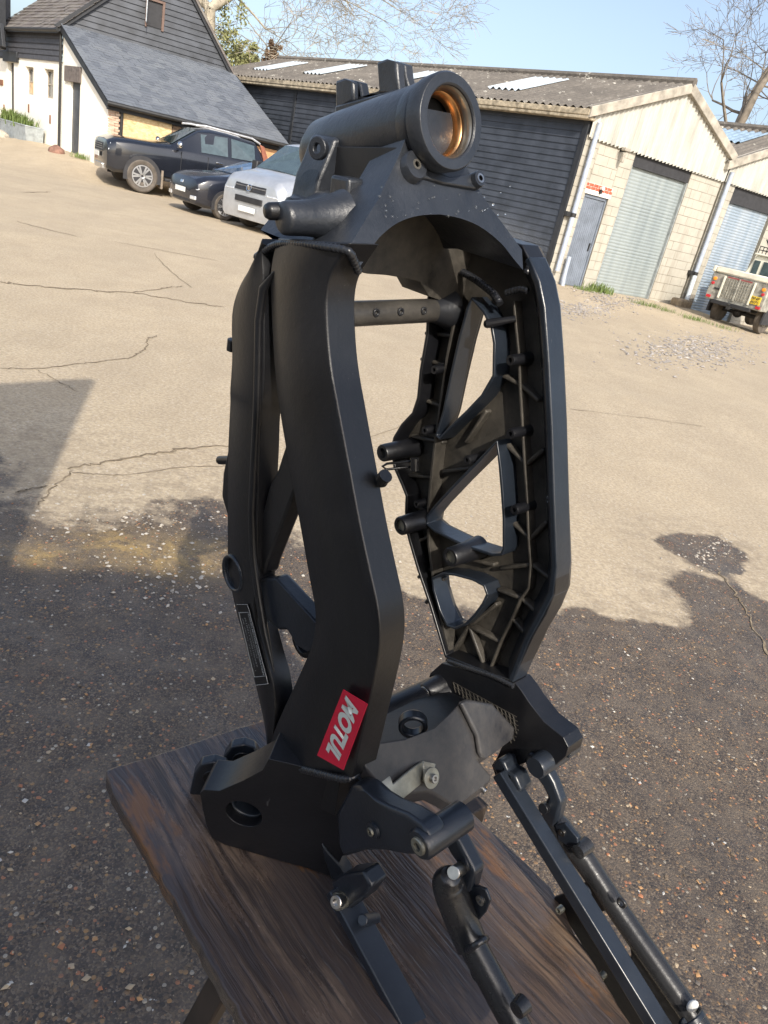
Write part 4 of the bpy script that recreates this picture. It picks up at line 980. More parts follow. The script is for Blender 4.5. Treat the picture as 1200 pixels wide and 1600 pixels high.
# ---- swingarm pivot castings
c1 = onz(322, 1312, TZ+.001); c2 = onz(478, 1358, TZ+.001); c3 = Q(485, 1198, -.004)
cn = (c2-c1).cross(c3-c1).normalized(); cn = cn if cn.dot(L_) < 0 else -cn      # outward (towards the viewer's left)
def QC(x, y): return onp(x, y, c1, cn)
cast = [(420,1186),(455,1194),(500,1206),(552,1214),(572,1226),(596,1238),(560,1290),(545,1335),(535,1338),(520,1372),(498,1366),(482,1357),(455,1358),(430,1354),(408,1350),(398,1338),(380,1328),(352,1322),(330,1308),(322,1290),(316,1262),(312,1240),(318,1234),(342,1236),(380,1220),(410,1204)]
cp = [QC(*p) for p in cast]
bk = []
for p in cp:
    q = p - cn*.045
    q.z = max(q.z, TZ+.001); bk.append(q)
for p in cp: p.z = max(p.z, TZ+.001)
hc = QC(381,1272); hu = Z.cross(cn).normalized(); hv = cn.cross(hu).normalized(); hole = [hc+hu*math.cos(k*math.pi/14)*.0225+hv*math.sin(k*math.pi/14)*.0225 for k in range(28)]
m = MB(); m.prism(cp, None, holes=[hole], back=bk+[p-cn*.045 for p in hole]); FB(m, "pivot_casting", M_pt, bevel=.004, seg=3)
m = MB(); m.ring(hc-cn*.012, -cn, .0224, .0185, .03, 36); FB(m, "pivot_bore_ring", M_ptf, bevel=.0015)
m = MB(); m.revolve(hc-cn*.040, -cn, [(0,.0003),(0,.0222),(.001,.0222)], 30); FB(m, "pivot_bore", M_hole, bevel=0)
# upper arm to the subframe lug
arm = [(548,1226),(562,1228),(580,1245),(604,1260),(634,1272),(658,1288),(670,1306),(670,1324),(660,1337),(636,1337),(600,1330),(570,1330),(536,1340),(528,1320),(525,1270)]
m = MB(); m.prism(Qs(arm, -.004), L_*.022); FB(m, "subframe_arm", M_ptf, bevel=.005, seg=3)
m = MB(); c = Q(654,1321,-.008); m.revolve(c, L_, [(0,.0003),(0,.0130),(.003,.0150),(.058,.0150),(.058,.0003)], 30); FB(m, "lug_barrel", M_ptf, bevel=0, smooth=50)
def bolt(c, ax, r, name="bolt", mat=None, hexr=.5):
    mat = mat or M_steel; ax = ax.normalized(); m = MB(); m.revolve(c, ax, [(0,.0002),(0,r*hexr),( -.0002,r*hexr),(-.0015,r*.85),(-.0010,r),(.004,r)][0:1]+[(0.001,r*hexr*.98),(-.001,r*hexr),(-.0018,r*.75),(-.001,r*.97),(.005,r)], 24); b = FB(m, name, mat, bevel=0, smooth=40)
    m = MB(); m.revolve(c+ax*.0005, ax, [(0,.0002),(0,r*hexr)], 6); 
    return b
def capscrew(c, ax, r, h, mat=None):
    ax = ax.normalized(); m = MB(); m.revolve(c, ax, [(.003,.0002),(.003,r*.5),(0,r*.52),(0,r*.9),(.0008,r),(h,r)], 28); FB(m, "cap_screw", mat or M_steel, bevel=0, smooth=35)
capscrew(Q(651,1324,-.011), L_, .0085, .012, M_worn)
m = MB(); m.revolve(Q(580,1300,-.008), L_, [(0,.0003),(0,.005),(.001,.0085),(.01,.0095)], 20); FB(m, "threaded_boss", M_ptf, bevel=0)
capscrew(Q(577,1301,-.010), L_, .0045, .005, M_worn)
# foot of casting with the square rail clamp
m = MB(); m.prism([QC(*p)+cn*.003 for p in ((503,1316),(512,1328),(534,1352),(546,1372),(548,1384),(532,1392),(522,1380),(508,1342))], -cn*.02); FB(m, "casting_web", M_ptf, bevel=.002)
# rear linkage lugs at the far-left back edge
for (x, y, w1) in ((332,1196,0), (378,1168,1)):
    base = onz(x+6, y+45, TZ+.02); m = MB()
    side = W_; up = V_
    c = onz(x, y+16, TZ+.035)
    prof = [(-.030,-.045),(.034,-.045),(.030,.0),(.018,.018),(0,.024),(-.018,.018),(-.026,.0)]
    d1 = (L_*.55-W_*.84).normalized(); d1.z = 0; d1.normalize(); d2 = d1.cross(Z).normalized()
    for sgn in (0,):
        m.prism([c+d2*a_*.9+Z*b_ for a_, b_ in prof], d1*.016)
    lo = FB(m, "linkage_lug", M_ptf, bevel=.0025)
    m = MB(); m.ring(c+d1*-.0015-Z*.003, d1, .0125, .006, .013, 22); FB(m, "lug_bush", M_pt, bevel=.001)
m = MB(); sh = [onz(318,1236,TZ+.055), onz(342,1240,TZ+.062), onz(412,1200,TZ+.10), onz(418,1178,TZ+.10), onz(352,1200,TZ+.055)]
m.prism(sh, Z*-.035); FB(m, "casting_shelf", M_ptf, bevel=.003)
# bottom tie of the casting to the far side and the big cross plate
m = MB()
S = [LOC(.030,.060,.215), LOC(.030,.150,.190), LOC(.115,.150,.158), LOC(.170,.150,.176), LOC(.185,.112,.185), LOC(.235,.112,.192), LOC(.245,.020,.190), LOC(.18,.035,.196), LOC(.11,.040,.205)]
plate_px = [((588,1160),.035),((640,1152),.08),((676,1138),.12),((705,1112),.17),((724,1092),.235),((762,1100),.245),((800,1140),.245),((797,1150),.235),((770,1170),.20),((746,1186),.195),((768,1212),.185),((766,1220),.18),((712,1262),.125),((690,1247),.10),((668,1236),.08),((640,1240),.06),((600,1236),.03),((568,1196),.02)]
def vz(l): return .205-.05*sst(l, .0, .25)*0
pp = []
# the plate is one flat sheet: fit it through three measured corners
pa, pb, pc = Q(590,1165,.035), Q(712,1262,.125), Q(800,1140,.245)
ppn = (pb-pa).cross(pc-pa).normalized(); ppn = ppn if ppn.dot(V_) > 0 else -ppn
pp = [onp(x, y, pa, ppn) for (x, y), o in plate_px]
m = MB(); m.prism(pp, -V_*.020-W_*.004); M_plate = paint("dusty_plate", base=(.012,.014,.020), dust=.42, rough=.34, dustcol=(.13,.115,.095)); FB(m, "cross_plate", M_plate, bevel=.0022)
m = MB(); m.prism([onp(x, y, pa, ppn)+ppn*.001 for x, y in ((712,1098),(724,1092),(762,1098),(798,1136),(796,1152),(772,1170),(748,1186),(742,1176),(738,1150))], ppn*.007); FB(m, "cast_pad", M_plate, bevel=.004, seg=3)
for q_ in (pp[12].lerp(pp[11], .12), pp[12].lerp(pp[11], .88)): capscrew(q_-V_*.011+W_*.003, (-W_), .0036, .006)
# dark curved rear cross member with round boss
m = MB(); cr = [(LOC(.03,-.05,.125), .028), (LOC(.09,-.045,.118), .024), (LOC(.15,-.04,.120), .024), (LOC(.21,-.03,.128), .026), (LOC(.262,-.02,.135), .028)]
m.tube([p for p, r in cr], [r for p, r in cr], 20); FB(m, "rear_cross_member", M_pt, bevel=0, smooth=60)
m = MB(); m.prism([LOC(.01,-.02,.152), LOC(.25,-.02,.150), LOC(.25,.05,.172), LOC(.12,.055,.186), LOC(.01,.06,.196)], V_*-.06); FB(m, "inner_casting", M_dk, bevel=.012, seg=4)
m = MB(); c = Q(645,1125,.12); m.ring(c, (-L_*.6+W_*.7), .017, .0115, .014, 26); FB(m, "cross_member_boss", M_ptf, bevel=.002)
# bracket of bent zinc strip bolted over the plate
M_strip = M_worn
path = [Q(568,1190,.03), Q(586,1222,.03), Q(600,1240,.035), Q(622,1222,.055), Q(640,1208,.075), Q(655,1203,.088), Q(672,1208,.095)]
m = MB(); rings = []
for i, p in enumerate(path):
    a = path[max(i-1,0)]; b = path[min(i+1,len(path)-1)]; tt = (b-a).normalized(); sd_ = tt.cross(ppn).normalized(); up = sd_.cross(tt).normalized()
    lift = ppn*(.012 if i < 5 else .005); wd = .011 if i not in (1,2) else .012
    rings.append([p+lift+sd_*wd+up*.0016, p+lift-sd_*wd+up*.0016, p+lift-sd_*wd-up*.0016, p+lift+sd_*wd-up*.0016])
m.loft(rings); br_ = FB(m, "strip_bracket", M_strip, bevel=.0008, seg=1)
for x, y in ((581,1232),(664,1213)): 
    c = onp(x, y, pa, ppn)+ppn*.016; capscrew(c, -ppn, .0050, .006)
m = MB(); m.ring(onp(664,1213,pa,ppn)+ppn*.009, ppn, .0115, .003, .002, 24); FB(m, "washer", M_strip, bevel=.0005)

# far pivot casting below the far beam
fc = [(690,1036),(672,1052),(664,1076),(672,1096),(700,1100),(724,1100),(756,1108),(792,1150),(776,1184),(768,1196),(775,1216),(790,1222),(800,1200),(826,1190),(868,1196),(884,1182),(888,1168),(880,1152),(850,1128),(828,1100),(815,1080),(804,1066),(760,1054)]
m = MB(); m.prism(Qs(fc, .252), L_*.030); FB(m, "pivot_casting", M_pt, bevel=.005, seg=3)
edge = [(806,1070),(818,1084),(832,1106),(852,1130),(882,1154),(888,1168),(885,1184)]
m = MB(); P = Qs(edge, .262); m.wallstrip(P, L_*.024, .008, L_, closed=False); FB(m, "casting_edge", M_ptf, bevel=.002)
m = MB(); c = Q(663,1084,.222); m.revolve(c, L_, [(.004,.0003),(.004,.0065),(0,.0068),(0,.0115),(.002,.0135),(.03,.017)], 28); FB(m, "mount_barrel", M_pt, bevel=0, smooth=50)
m = MB(); m.ring(c-L_*.001, L_, .0102, .0064, .003, 24); FB(m, "barrel_insert", M_steel, bevel=.0004)
m = MB()
for i in range(16):
    for j in range(7):
        x = 708+i*6.2+j*1.2; y = 1066+j*7+i*3.4
        if y < 1075+i*6 and x < 812-j*2:
            a = Q(x, y, .2512); b = Q(x+3, y+9, .2512); m.tube([a, b], .0007, 5)
            m.tube([Q(x,y,.2512), Q(x+6,y+3,.2512)], .0006, 5)
FB(m, "cast_grid_pattern", M_in, bevel=0)
m = MB(); c = Q(872,1176,.276)-L_*.045; m.revolve(c, L_, [(0,.0003),(0,.0125),(.003,.0140),(.052,.0140),(.052,.0003)], 28); FB(m, "lug_barrel", M_ptf, bevel=0, smooth=50)

# ---- subframe: links, square rails and round rails running towards the viewer
sub = fr
def link(name, path, o, wd, th, mat=M_ptf):
    P = [Q(x, y, oo) for x, y, oo in path]; m = MB(); rings = []
    for i, p in enumerate(P):
        a = P[max(i-1,0)]; b = P[min(i+1,len(P)-1)]; tt = (b-a).normalized(); sd_ = tt.cross(L_).normalized(); w_ = wd if not isinstance(wd, list) else wd[i]
        rings.append([p+sd_*w_-L_*th/2, p-sd_*w_-L_*th/2, p-sd_*w_+L_*th/2, p+sd_*w_+L_*th/2])
    m.loft(rings); return FB(m, name, mat, bevel=.004, seg=3)
link("subframe_link", [(690,1290,.058),(708,1300,.058),(722,1325,.058),(738,1352,.058),(730,1372,.056),(712,1382,.05)], 0, [.012,.013,.0115,.011,.012,.009], .017)
link("subframe_link", [(828,1180,.255),(846,1196,.255),(862,1222,.255),(872,1246,.255),(864,1270,.257),(858,1288,.260)], 0, [.010,.0125,.0105,.010,.0115,.010], .016)
for x, y, o in ((712,1362,.03), (852,1262,.24)):
    m = MB(); m.tube([Q(x-4,y+2,o), Q(x+10,y-6,o+.02)], .0065, 16); FB(m, "link_bolt", M_steel if o < .1 else M_pt, bevel=.0005)
def sqrail(p0, p1, wd=.017, o=.0, ext=1.35, mat=M_ptf, lw=.030):
    a, b = Q(*p0), Q(*p1); b = a+(b-a)*ext; m = MB(); m.bar(a, b, L_, lw, wd); return FB(m, "square_rail", mat, bevel=.0018), a, b
sqrail((528,1385,.006), (645,1602,.006), .015)
sqrail((784,1205,.228), (1034,1610,.228), .018, lw=.022)
m = MB(); m.prism(Qs([(516,1378),(536,1366),(566,1362),(580,1386),(566,1406),(548,1420),(530,1412)], .002), L_*.024); FB(m, "rail_clamp", M_ptf, bevel=.003)
m = MB(); m.tube([Q(566,1438,.0), Q(588,1434,.028)], .006, 14); FB(m, "rail_pin", M_ptf, bevel=.001)
capscrew(Q(524,1410,-.012), (Q(545,1402,.01)-Q(524,1410,-.012)), .0075, .014)
m = MB(); m.tube([Q(526,1409,-.008), Q(545,1402,.01)], .0095, 18); FB(m, "washer_stack", M_worn, bevel=.0006)
# far clevis and clamp
m = MB(); m.prism(Qs([(768,1196),(776,1186),(786,1190),(792,1206),(804,1212),(814,1236),(804,1248),(788,1236)], .226), L_*.024); FB(m, "rail_clevis", M_ptf, bevel=.003)
def rdrail(pts, rs, n=26, name="round_rail"):
    P = [p for p, in smoothpts([(Q(*p),) for p in pts], 5)]; k = len(P); m = MB(); R = []
    for i in range(k):
        f = i/(k-1)*(len(rs)-1); j = int(min(f, len(rs)-2)); R.append(rs[j]+(rs[j+1]-rs[j])*(f-j))
    m.tube(P, R, n); return FB(m, name, M_tubep, bevel=0, smooth=60)
rdrail([(705,1368,.030),(700,1378,.032),(706,1398,.036),(722,1440,.040),(738,1478,.040)], [.009,.0155,.0168,.0165,.0160], name="rail_end_casting")
rdrail([(737,1474,.040),(770,1535,.040),(812,1612,.040),(850,1680,.040)], [.0138,.0138,.0138,.0138])
weld([Q(724,1488,.034), Q(738,1480,.024), Q(756,1468,.034), Q(760,1466,.05)], .0032, name="rail_weld")
m = MB(); m.prism(Qs([(728,1392),(742,1384),(758,1390),(765,1408),(758,1426),(746,1440),(730,1420)], .052), L_*.004); FB(m, "rail_tab", M_ptf, bevel=.0012)
m = MB(); m.ring(Q(749,1408,.0505), L_, .005, .0025, .002, 16); FB(m, "tab_rivet", M_steel, bevel=0)
for x, y, o in ((742,1526,.030),(806,1580,.024)):
    m = MB(); m.revolve(Q(x, y, o), L_, [(0,.0003),(0,.0045),(.001,.0075),(.012,.009)], 18); FB(m, "rail_boss", M_tubep, bevel=0)
rdrail([(862,1274,.262),(874,1292,.264),(900,1326,.268),(930,1368,.270)], [.010,.0155,.0150,.0140], name="rail_end_casting")
rdrail([(912,1340,.269),(970,1428,.270),(1040,1528,.270),(1090,1600,.270),(1130,1660,.270)], [.0135]*5)
m = MB(); m.prism(Qs([(868,1290),(882,1286),(902,1310),(904,1326),(886,1322),(872,1312)], .249), L_*.005); FB(m, "rail_tab", M_ptf, bevel=.001)
m = MB(); m.ring(Q(877,1302,.2475), L_, .0045, .002, .002, 16); FB(m, "tab_rivet", M_steel, bevel=0)
m = MB(); m.revolve(Q(902,1332,.244), L_, [(0,.0003),(0,.004),(.001,.0085),(.02,.010)], 20); FB(m, "rail_boss", M_tubep, bevel=0)
m = MB(); m.ring(Q(970,1412,.2545), L_, .0062, .0032, .004, 20); FB(m, "rail_boss", M_tubep, bevel=.0008)
# web plates between far rails
m = MB(); m.prism(Qs([(866,1402),(892,1392),(915,1378),(940,1384),(972,1432),(1012,1492),(1052,1552),(1088,1606),(1112,1650),(1000,1650),(968,1600),(940,1556),(930,1520),(905,1470),(878,1428),(862,1414)], .262), L_*.007, [Qs([(918,1430),(948,1424),(984,1482),(986,1496),(968,1500),(940,1464)], .262)]); FB(m, "gusset_plate", M_pt, bevel=.002)
m = MB(); m.revolve(Q(904,1400,.236), L_, [(0,.0003),(0,.004),(.001,.008),(.012,.010)], 18); FB(m, "gusset_boss", M_ptf, bevel=0)
for x, y in ((872,1424),(938,1528)): capscrew(Q(x,y,.238), L_, .0045, .008, M_worn)
m = MB(); m.ring(Q(1078,1588,.255), (Q(1090,1600,.27)-Q(1040,1528,.27)), .0165, .012, .006, 26); FB(m, "rail_collar", M_ptf, bevel=.001)
m = MB(); m.blob(Q(1082,1572,.262), .006, 2, (1,.7,1.6)); FB(m, "plastic_cap", simple("white_plastic", (.75,.75,.73), .5), bevel=0)

# ---- stickers
M_red = simple("red_vinyl", (.62,.012,.045), .42, var=.08, nscale=20); M_wt = simple("silver_white_vinyl", (.62,.66,.62), .45, var=.08)
def textobj(body, size, bold=.0, shear=0.0, font=None):
    cu = bpy.data.curves.new("lettering", 'FONT'); cu.body = body; cu.size = size; cu.offset = bold; cu.shear = shear; cu.align_x = 'CENTER'; cu.align_y = 'CENTER'; cu.resolution_u = 4
    o = bpy.data.objects.new("lettering", cu); SC.collection.objects.link(o); bpy.context.view_layer.update()
    me = bpy.data.meshes.new_from_object(o.evaluated_get(bpy.context.evaluated_depsgraph_get())); bpy.data.objects.remove(o); bpy.data.curves.remove(cu); return me
def place_text(body, ctr, xdir, ydir, wid, hei, mat, parent, name="lettering", bold=.0, shear=0.0):
    me = textobj(body, 1.0, bold, shear); xs = [v.co.x for v in me.vertices]; ys = [v.co.y for v in me.vertices]
    cx, cy = (min(xs)+max(xs))/2, (min(ys)+max(ys))/2; sx, sy = wid/(max(xs)-min(xs)), hei/(max(ys)-min(ys))
    for v in me.vertices: v.co = ctr+xdir*(v.co.x-cx)*sx+ydir*(v.co.y-cy)*sy
    me.materials.clear(); me.materials.append(mat); me.name = name
    o = bpy.data.objects.new(name, me); SC.collection.objects.link(o); o.parent = parent
    if parent.type == 'EMPTY': o.matrix_parent_inverse = parent.matrix_world.inverted()
    return o
SO = -.0105
c4 = [Q(537,1077,SO), Q(575,1100,SO), Q(537,1203,SO), Q(496,1180,SO)]
m = MB(); m.prism(c4, -L_*.0006); st_ = FB(m, "oil_sticker", M_red, bevel=0, smooth=0)
ctr = sum(c4, Vector())/4 - L_*.0012; xd = ((c4[3]+c4[2])/2-(c4[0]+c4[1])/2); yd = ((c4[1]+c4[2])/2-(c4[0]+c4[3])/2); wl, hl = xd.length, yd.length
xd.normalize(); yd = (yd-xd*yd.dot(xd)).normalized()
lt = place_text("MOTUL", ctr, xd, yd, wl*.82, hl*.52, M_wt, st_, bold=.055, shear=0.0)
# compliance plate on the rear spar
po = -.0025
c4 = [Q(371,944,po), Q(388,944,po), Q(420,1068,po), Q(401,1070,po)]
M_lab = simple("black_label", (.010,.010,.011), .35); M_ink = simple("label_ink", (.42,.44,.44), .5)
m = MB(); m.prism(c4, -L_*.0006); lb = FB(m, "data_label", M_lab, bevel=0, smooth=0)
def lerp4(u, v, off=.0010): return (c4[0].lerp(c4[1], u)).lerp(c4[3].lerp(c4[2], u), v)-L_*off
m = MB()
def strip(u0, v0, u1, v1, th=.0005): m.bar(lerp4(u0, v0), lerp4(u1, v1), L_, .0004, th)
strip(.0,.0,.95,.0); strip(.95,.0,1,.05); strip(1,.05,1,1); strip(0,1,1,1); strip(0,.10,.9,.10); strip(0,.90,.92,.90); strip(.02,.10,.02,.90); FB(m, "label_border", M_ink, bevel=0, parent=lb)
xd = (lerp4(.5,1)-lerp4(.5,0)).normalized(); yd = (lerp4(1,.5)-lerp4(0,.5)); yd = (yd-xd*yd.dot(xd)).normalized(); LL = (lerp4(.5,1)-lerp4(.5,0)).length
place_text("SUZUKI MOTOR CORPORATION", lerp4(.86,.5,.0011), xd, yd, LL*.76, .0036, M_ink, lb, bold=.02)
place_text("e4*2002/24*0133*03", lerp4(.66,.46,.0011), xd, yd, LL*.42, .0022, M_ink, lb)
place_text("JS1B9112200106947", lerp4(.46,.47,.0011), xd, yd, LL*.62, .0030, M_ink, lb)
place_text("88 dB(A) 3750 min-1", lerp4(.24,.5,.0011), xd, yd, LL*.66, .0022, M_ink, lb)

# ---- water droplets standing on the upper edges
random.seed(12); m = MB()
def drops(poly, n, off, ctrs, face):
    for _ in range(n):
        i = random.randrange(len(poly)-1); p = poly[i].lerp(poly[i+1], random.random())+off*random.uniform(-1, 1); m.blob(p, random.choice((.0006,.0008,.0011,.0015)), 1, (1,1,1))
frontpts = Qs([(512,455),(511,495),(517,570),(531,650),(548,740),(563,820),(578,890),(590,945)], .015)
drops(frontpts, 110, L_*.012, None, None)
drops(Qs([(850,480),(856,560),(861,660),(865,780),(869,885)], .266), 50, L_*.012, None, None)
for _ in range(34):
    p = QP(random.uniform(590,800), random.uniform(290,340)); m.blob(p+pl_n*.0003, random.choice((.0007,.001,.0014)), 1)
t = MT("water_drop"); t.set(col=(.9,.95,1), rough=.02, trans=.95, ior=1.33); 
tag(FB(m, "water_droplets", t.m, bevel=0, smooth=80), kind='stuff')

# ============================================================ TABLE
tb = empty("wooden_table", onz(600, 1450, TZ), label="weathered wet plank table with crossed folding legs under the black frame", cat="table")
oc = onz(165, 1212, TZ); od = (onz(385, 1600, TZ)-oc).normalized(); ang = math.atan2(od.y, od.x)
t = MT("wet_weathered_wood"); co0 = t.co(rot=(0, 0, 0)); 
tcx = t.n('ShaderNodeTexCoord'); mp = t.n('ShaderNodeMapping'); mp.vector_type = 'POINT'; mp.inputs['Rotation'].default_value = (0, 0, -ang); t.l(tcx.outputs['Object'], mp.inputs[0])
mp2 = t.n('ShaderNodeMapping'); mp2.inputs['Scale'].default_value = (.045, 1, 1); t.l(mp.outputs[0], mp2.inputs[0])
wp = t.noise(mp.outputs[0], 5, 3); wv = t.n('ShaderNodeVectorMath'); wv.operation = 'ADD'; cmb = t.n('ShaderNodeCombineXYZ'); t.l(t.math('MULTIPLY', t.math('SUBTRACT', wp, .5), .022), cmb.inputs[1]); t.l(mp2.outputs[0], wv.inputs[0]); t.l(cmb.outputs[0], wv.inputs[1])
g1_ = t.noise(wv.outputs[0], 22, 6, .65); g2_ = t.noise(wv.outputs[0], 150, 4, .6); bl = t.noise(mp.outputs[0], 6, 6, .65); 
band = t.noise(wv.outputs[0], 9, 5, .6); mp3 = t.n('ShaderNodeMapping'); mp3.inputs['Scale'].default_value = (.28, 1, 1); t.l(mp.outputs[0], mp3.inputs[0])
bl2 = t.noise(mp3.outputs[0], 7, 7, .7)
colw = t.ramp(t.math('ADD', t.math('MULTIPLY', band, .6), t.math('MULTIPLY', g1_, .4)), [(.36, (.045,.029,.020)), (.46, (.10,.063,.041)), (.54, (.19,.130,.088)), (.62, (.31,.225,.155)), (.72, (.42,.34,.26))])
colw = t.mix(t.ramp(g2_, [(.40, .85), (.52, 0.0)]), colw, (.020,.015,.013))
colw = t.mix(t.ramp(bl2, [(.43, 0.0), (.56, .82)]), colw, (.052,.042,.040))
colw = t.mix(t.math('MULTIPLY', t.ramp(t.noise(mp3.outputs[0], 16, 5, .7), [(.58, 0.0), (.66, 1.0)]), .7), colw, (.19,.085,.025))
kn = t.n('ShaderNodeTexVoronoi'); kn.inputs['Scale'].default_value = 3.4; mpk = t.n('ShaderNodeMapping'); mpk.inputs['Scale'].default_value = (.75, 1.3, 1); t.l(mp.outputs[0], mpk.inputs[0]); t.l(mpk.outputs[0], kn.inputs['Vector'])
kd = t.math('ADD', kn.outputs['Distance'], t.math('MULTIPLY', t.math('SUBTRACT', t.noise(mp.outputs[0], 40, 3), .5), .05))
colw = t.mix(t.ramp(kd, [(.035, .9), (.055, 0.0), (.075, .0), (.085, .35), (.10, 0.0)]), colw, (.018,.011,.008))
rg = t.ramp(bl2, [(.40, .58), (.54, .12)])
t.set(col=colw, rough=rg, spec=.75); t.bump(t.math('ADD', t.math('MULTIPLY', g2_, .8), t.math('MULTIPLY', g1_, .9)), .0032, .8); M_wood = t.m
edge_px = [(165,1212),(168,1202),(180,1197),(240,1180),(300,1160),(360,1140),(412,1125),(470,1118),(540,1125),(600,1150),(660,1195),(712,1245),(760,1290),(810,1335),(860,1384),(882,1420),(900,1460),(930,1508),(958,1555),(990,1605),(1080,1780),(700,2300),(420,1668),(385,1604),(330,1508),(270,1402),(215,1305),(182,1250)]
random.seed(2)
m = MB(); P = [onz(x, y, TZ) for x, y in edge_px]; P2 = []
for i in range(len(P)):
    a, b = P[i], P[(i+1) % len(P)]; k = max(1, int((b-a).length/.012)); 
    for j in range(k): P2.append(a.lerp(b, j/k)+Vector((random.uniform(-1,1), random.uniform(-1,1), 0))*.0011)
m.prism(P2, Z*-.024)
o = m.build("table_top", M_wood, None, bevel=.003, smooth=0); o.parent = tb; o.matrix_parent_inverse = tb.matrix_world.inverted()
M_leg = simple("dark_leg_wood", (.035,.024,.018), .6, var=.5, nscale=12); M_leg2 = simple("brown_leg_wood", (.10,.055,.032), .7, var=.5, nscale=12)
def leg(a, b, wd, th, mat):
    m = MB(); m.bar(a, b, od, wd, th); o = m.build("leg", mat, None, bevel=.003); o.parent = tb; o.matrix_parent_inverse = tb.matrix_world.inverted()
a = onz(352, 1520, TZ-.03)+od*.02; s2 = Vector((od.y, -od.x, 0)) 
s2 = s2 if s2.x > 0 else -s2
tcen = onz(600, 1450, TZ-.03)
for k, off in enumerate((.0, .36)):
    top = onz(352, 1512, TZ-.03)+s2*(.012+off); q_ = onz(255, 1700, TZ-.34)+s2*off
    d_l = (q_-top); leg(top, top+d_l*((TZ-.03)/abs(d_l.z)), .034, .018, M_leg)
    t2 = onz(400, 1550, TZ-.08)+s2*(.03+off); q_ = onz(285, 1620, TZ-.20)+s2*(off+.03); d_l = (q_-t2); 
    leg(top+od*.42+s2*.03, Vector((top.x-od.x*.05, top.y-od.y*.05, 0))+s2*.03, .034, .018, M_leg2)
m = MB(); q0 = onz(350,1530,TZ-.05)-od*.02+s2*.0; m.bar(q0, q0+s2*.45, Z, .04, .022); o = m.build("cross_bar", M_leg, None, bevel=.003); o.parent = tb; o.matrix_parent_inverse = tb.matrix_world.inverted()
# ============================================================ VEHICLES
def carpaint(name, col, metal=.0, rough=.22): 
    t = MT(name); n_ = t.noise(t.co(), 3, 5, .6); t.set(col=t.ramp(n_, [(.3, tuple(c*.85 for c in col)), (.7, tuple(c*1.15 for c in col))]), rough=rough, metal=metal, coat=.8, coatr=.06); return t.m
M_cb = carpaint("black_car_paint", (.010,.012,.018)); M_cb2 = carpaint("blue_black_car_paint", (.010,.012,.020)); M_cs = carpaint("silver_car_paint", (.50,.52,.55), .55, .32)
M_tyre = simple("tyre_rubber", (.10,.085,.07), .85, var=.3); M_rim = simple("alloy_rim", (.50,.50,.50), .35, metal=.7, var=.1); M_plast = simple("black_plastic", (.02,.02,.022), .55)
M_gl = simple("car_glass", (.05,.075,.08), .05, spec=1.0, coat=1.0); M_glb = simple("blue_tinted_glass", (.05,.10,.18), .06, spec=1.0, coat=1.0)
M_lamp = simple("lamp_glass", (.62,.64,.66), .12, metal=.35, var=.35, nscale=25, coat=1.0); M_chr = simple("chrome", (.7,.7,.7), .12, metal=1.0); M_pl = simple("number_plate_white", (.72,.72,.68), .5, var=.05); M_ply = simple("number_plate_yellow", (.75,.52,.04), .5, var=.05); M_ink2 = simple("plate_lettering", (.03,.03,.03), .6)
def wheel(root, x, y, r, wd, side, spokes=7, rimr=.66, rimmat=None):
    """tyre + alloy rim; side = +1 when the outer face looks to +y"""
    m = MB(); c = Vector((x, y, r)); ax = Vector((0, side, 0))
    m.revolve(c-ax*wd, ax, [(0,r*.62),(0,r*.90),(wd*.12,r*.985),(wd*.3,r),(wd*.75,r),(wd*.92,r*.975),(wd,r*.90),(wd*.97,r*.72),(wd*.90,r*rimr)], 40)
    w_ = m.build('wheel', M_tyre, root, smooth=40)
    m = MB(); m.revolve(c-ax*wd*.12, ax, [(-.05,.001),(-.05,r*rimr*.96),(0,r*rimr*.98),(.0,r*rimr),(-.012,r*rimr*1.02)], 36); d_ = m.build('wheel_well', M_dark, w_); 
    m = MB(); m.ring(c-ax*.035, ax, r*rimr, r*rimr*.90, .025, 36)
    for k in range(spokes):
        for off in (-.10, .10):
            a = 2*math.pi*k/spokes+off; u = Vector((math.cos(a), 0, math.sin(a))); a2 = a+off*.6; u2 = Vector((math.cos(a2), 0, math.sin(a2)))
            m.bar(c+u*r*.13-ax*.018, c+u2*r*rimr*.94-ax*.018, ax, .02, r*.10)
    m.revolve(c-ax*.03, ax, [(0,.001),(.018,r*.13),(.0,r*.17)], 20)
    m.build('rim', rimmat or M_rim, w_, bevel=0, smooth=35)
    return w_
def body(root, st, mat, name='body', zs=.42):
    """st: x, halfwidth, z bottom, z belt, z top, halfwidth at top"""
    rings = []
    for x, hw, zb, zbelt, zt, ht in st:
        half = [(hw*.88, zb), (hw*.975, zb+.07), (hw, zb+(zbelt-zb)*.35), (hw*1.0, zb+(zbelt-zb)*.7), (hw*.985, zbelt-.04), (hw*.955, zbelt), (ht+(hw*.955-ht)*.12, zbelt+(zt-zbelt)*.90), (ht*.90, zt), (ht*.45, zt+.025)]
        rings.append([Vector((x, y, z)) for y, z in half]+[Vector((x, -y, z)) for y, z in reversed(half)])
    m = MB(); m.loft(rings); m.build(name, mat, root, smooth=32, bevel=.012, seg=2); return rings
def quadpanel(m, a, b, c, d, ins, off, th=.004):
    """panel on the surface a-b-c-d, inset and lifted"""
    ctr = (a+b+c+d)/4; n = (c-a).cross(d-b).normalized()
    if n.dot(ctr-Vector((ctr.x,0,.6))) < 0: n = -n
    P = []
    for p in (a, b, c, d):
        v = ctr-p; P.append(p+v.normalized()*min(ins*1.41, v.length*.5)+n*off)
    m.prism(P, n*-th)
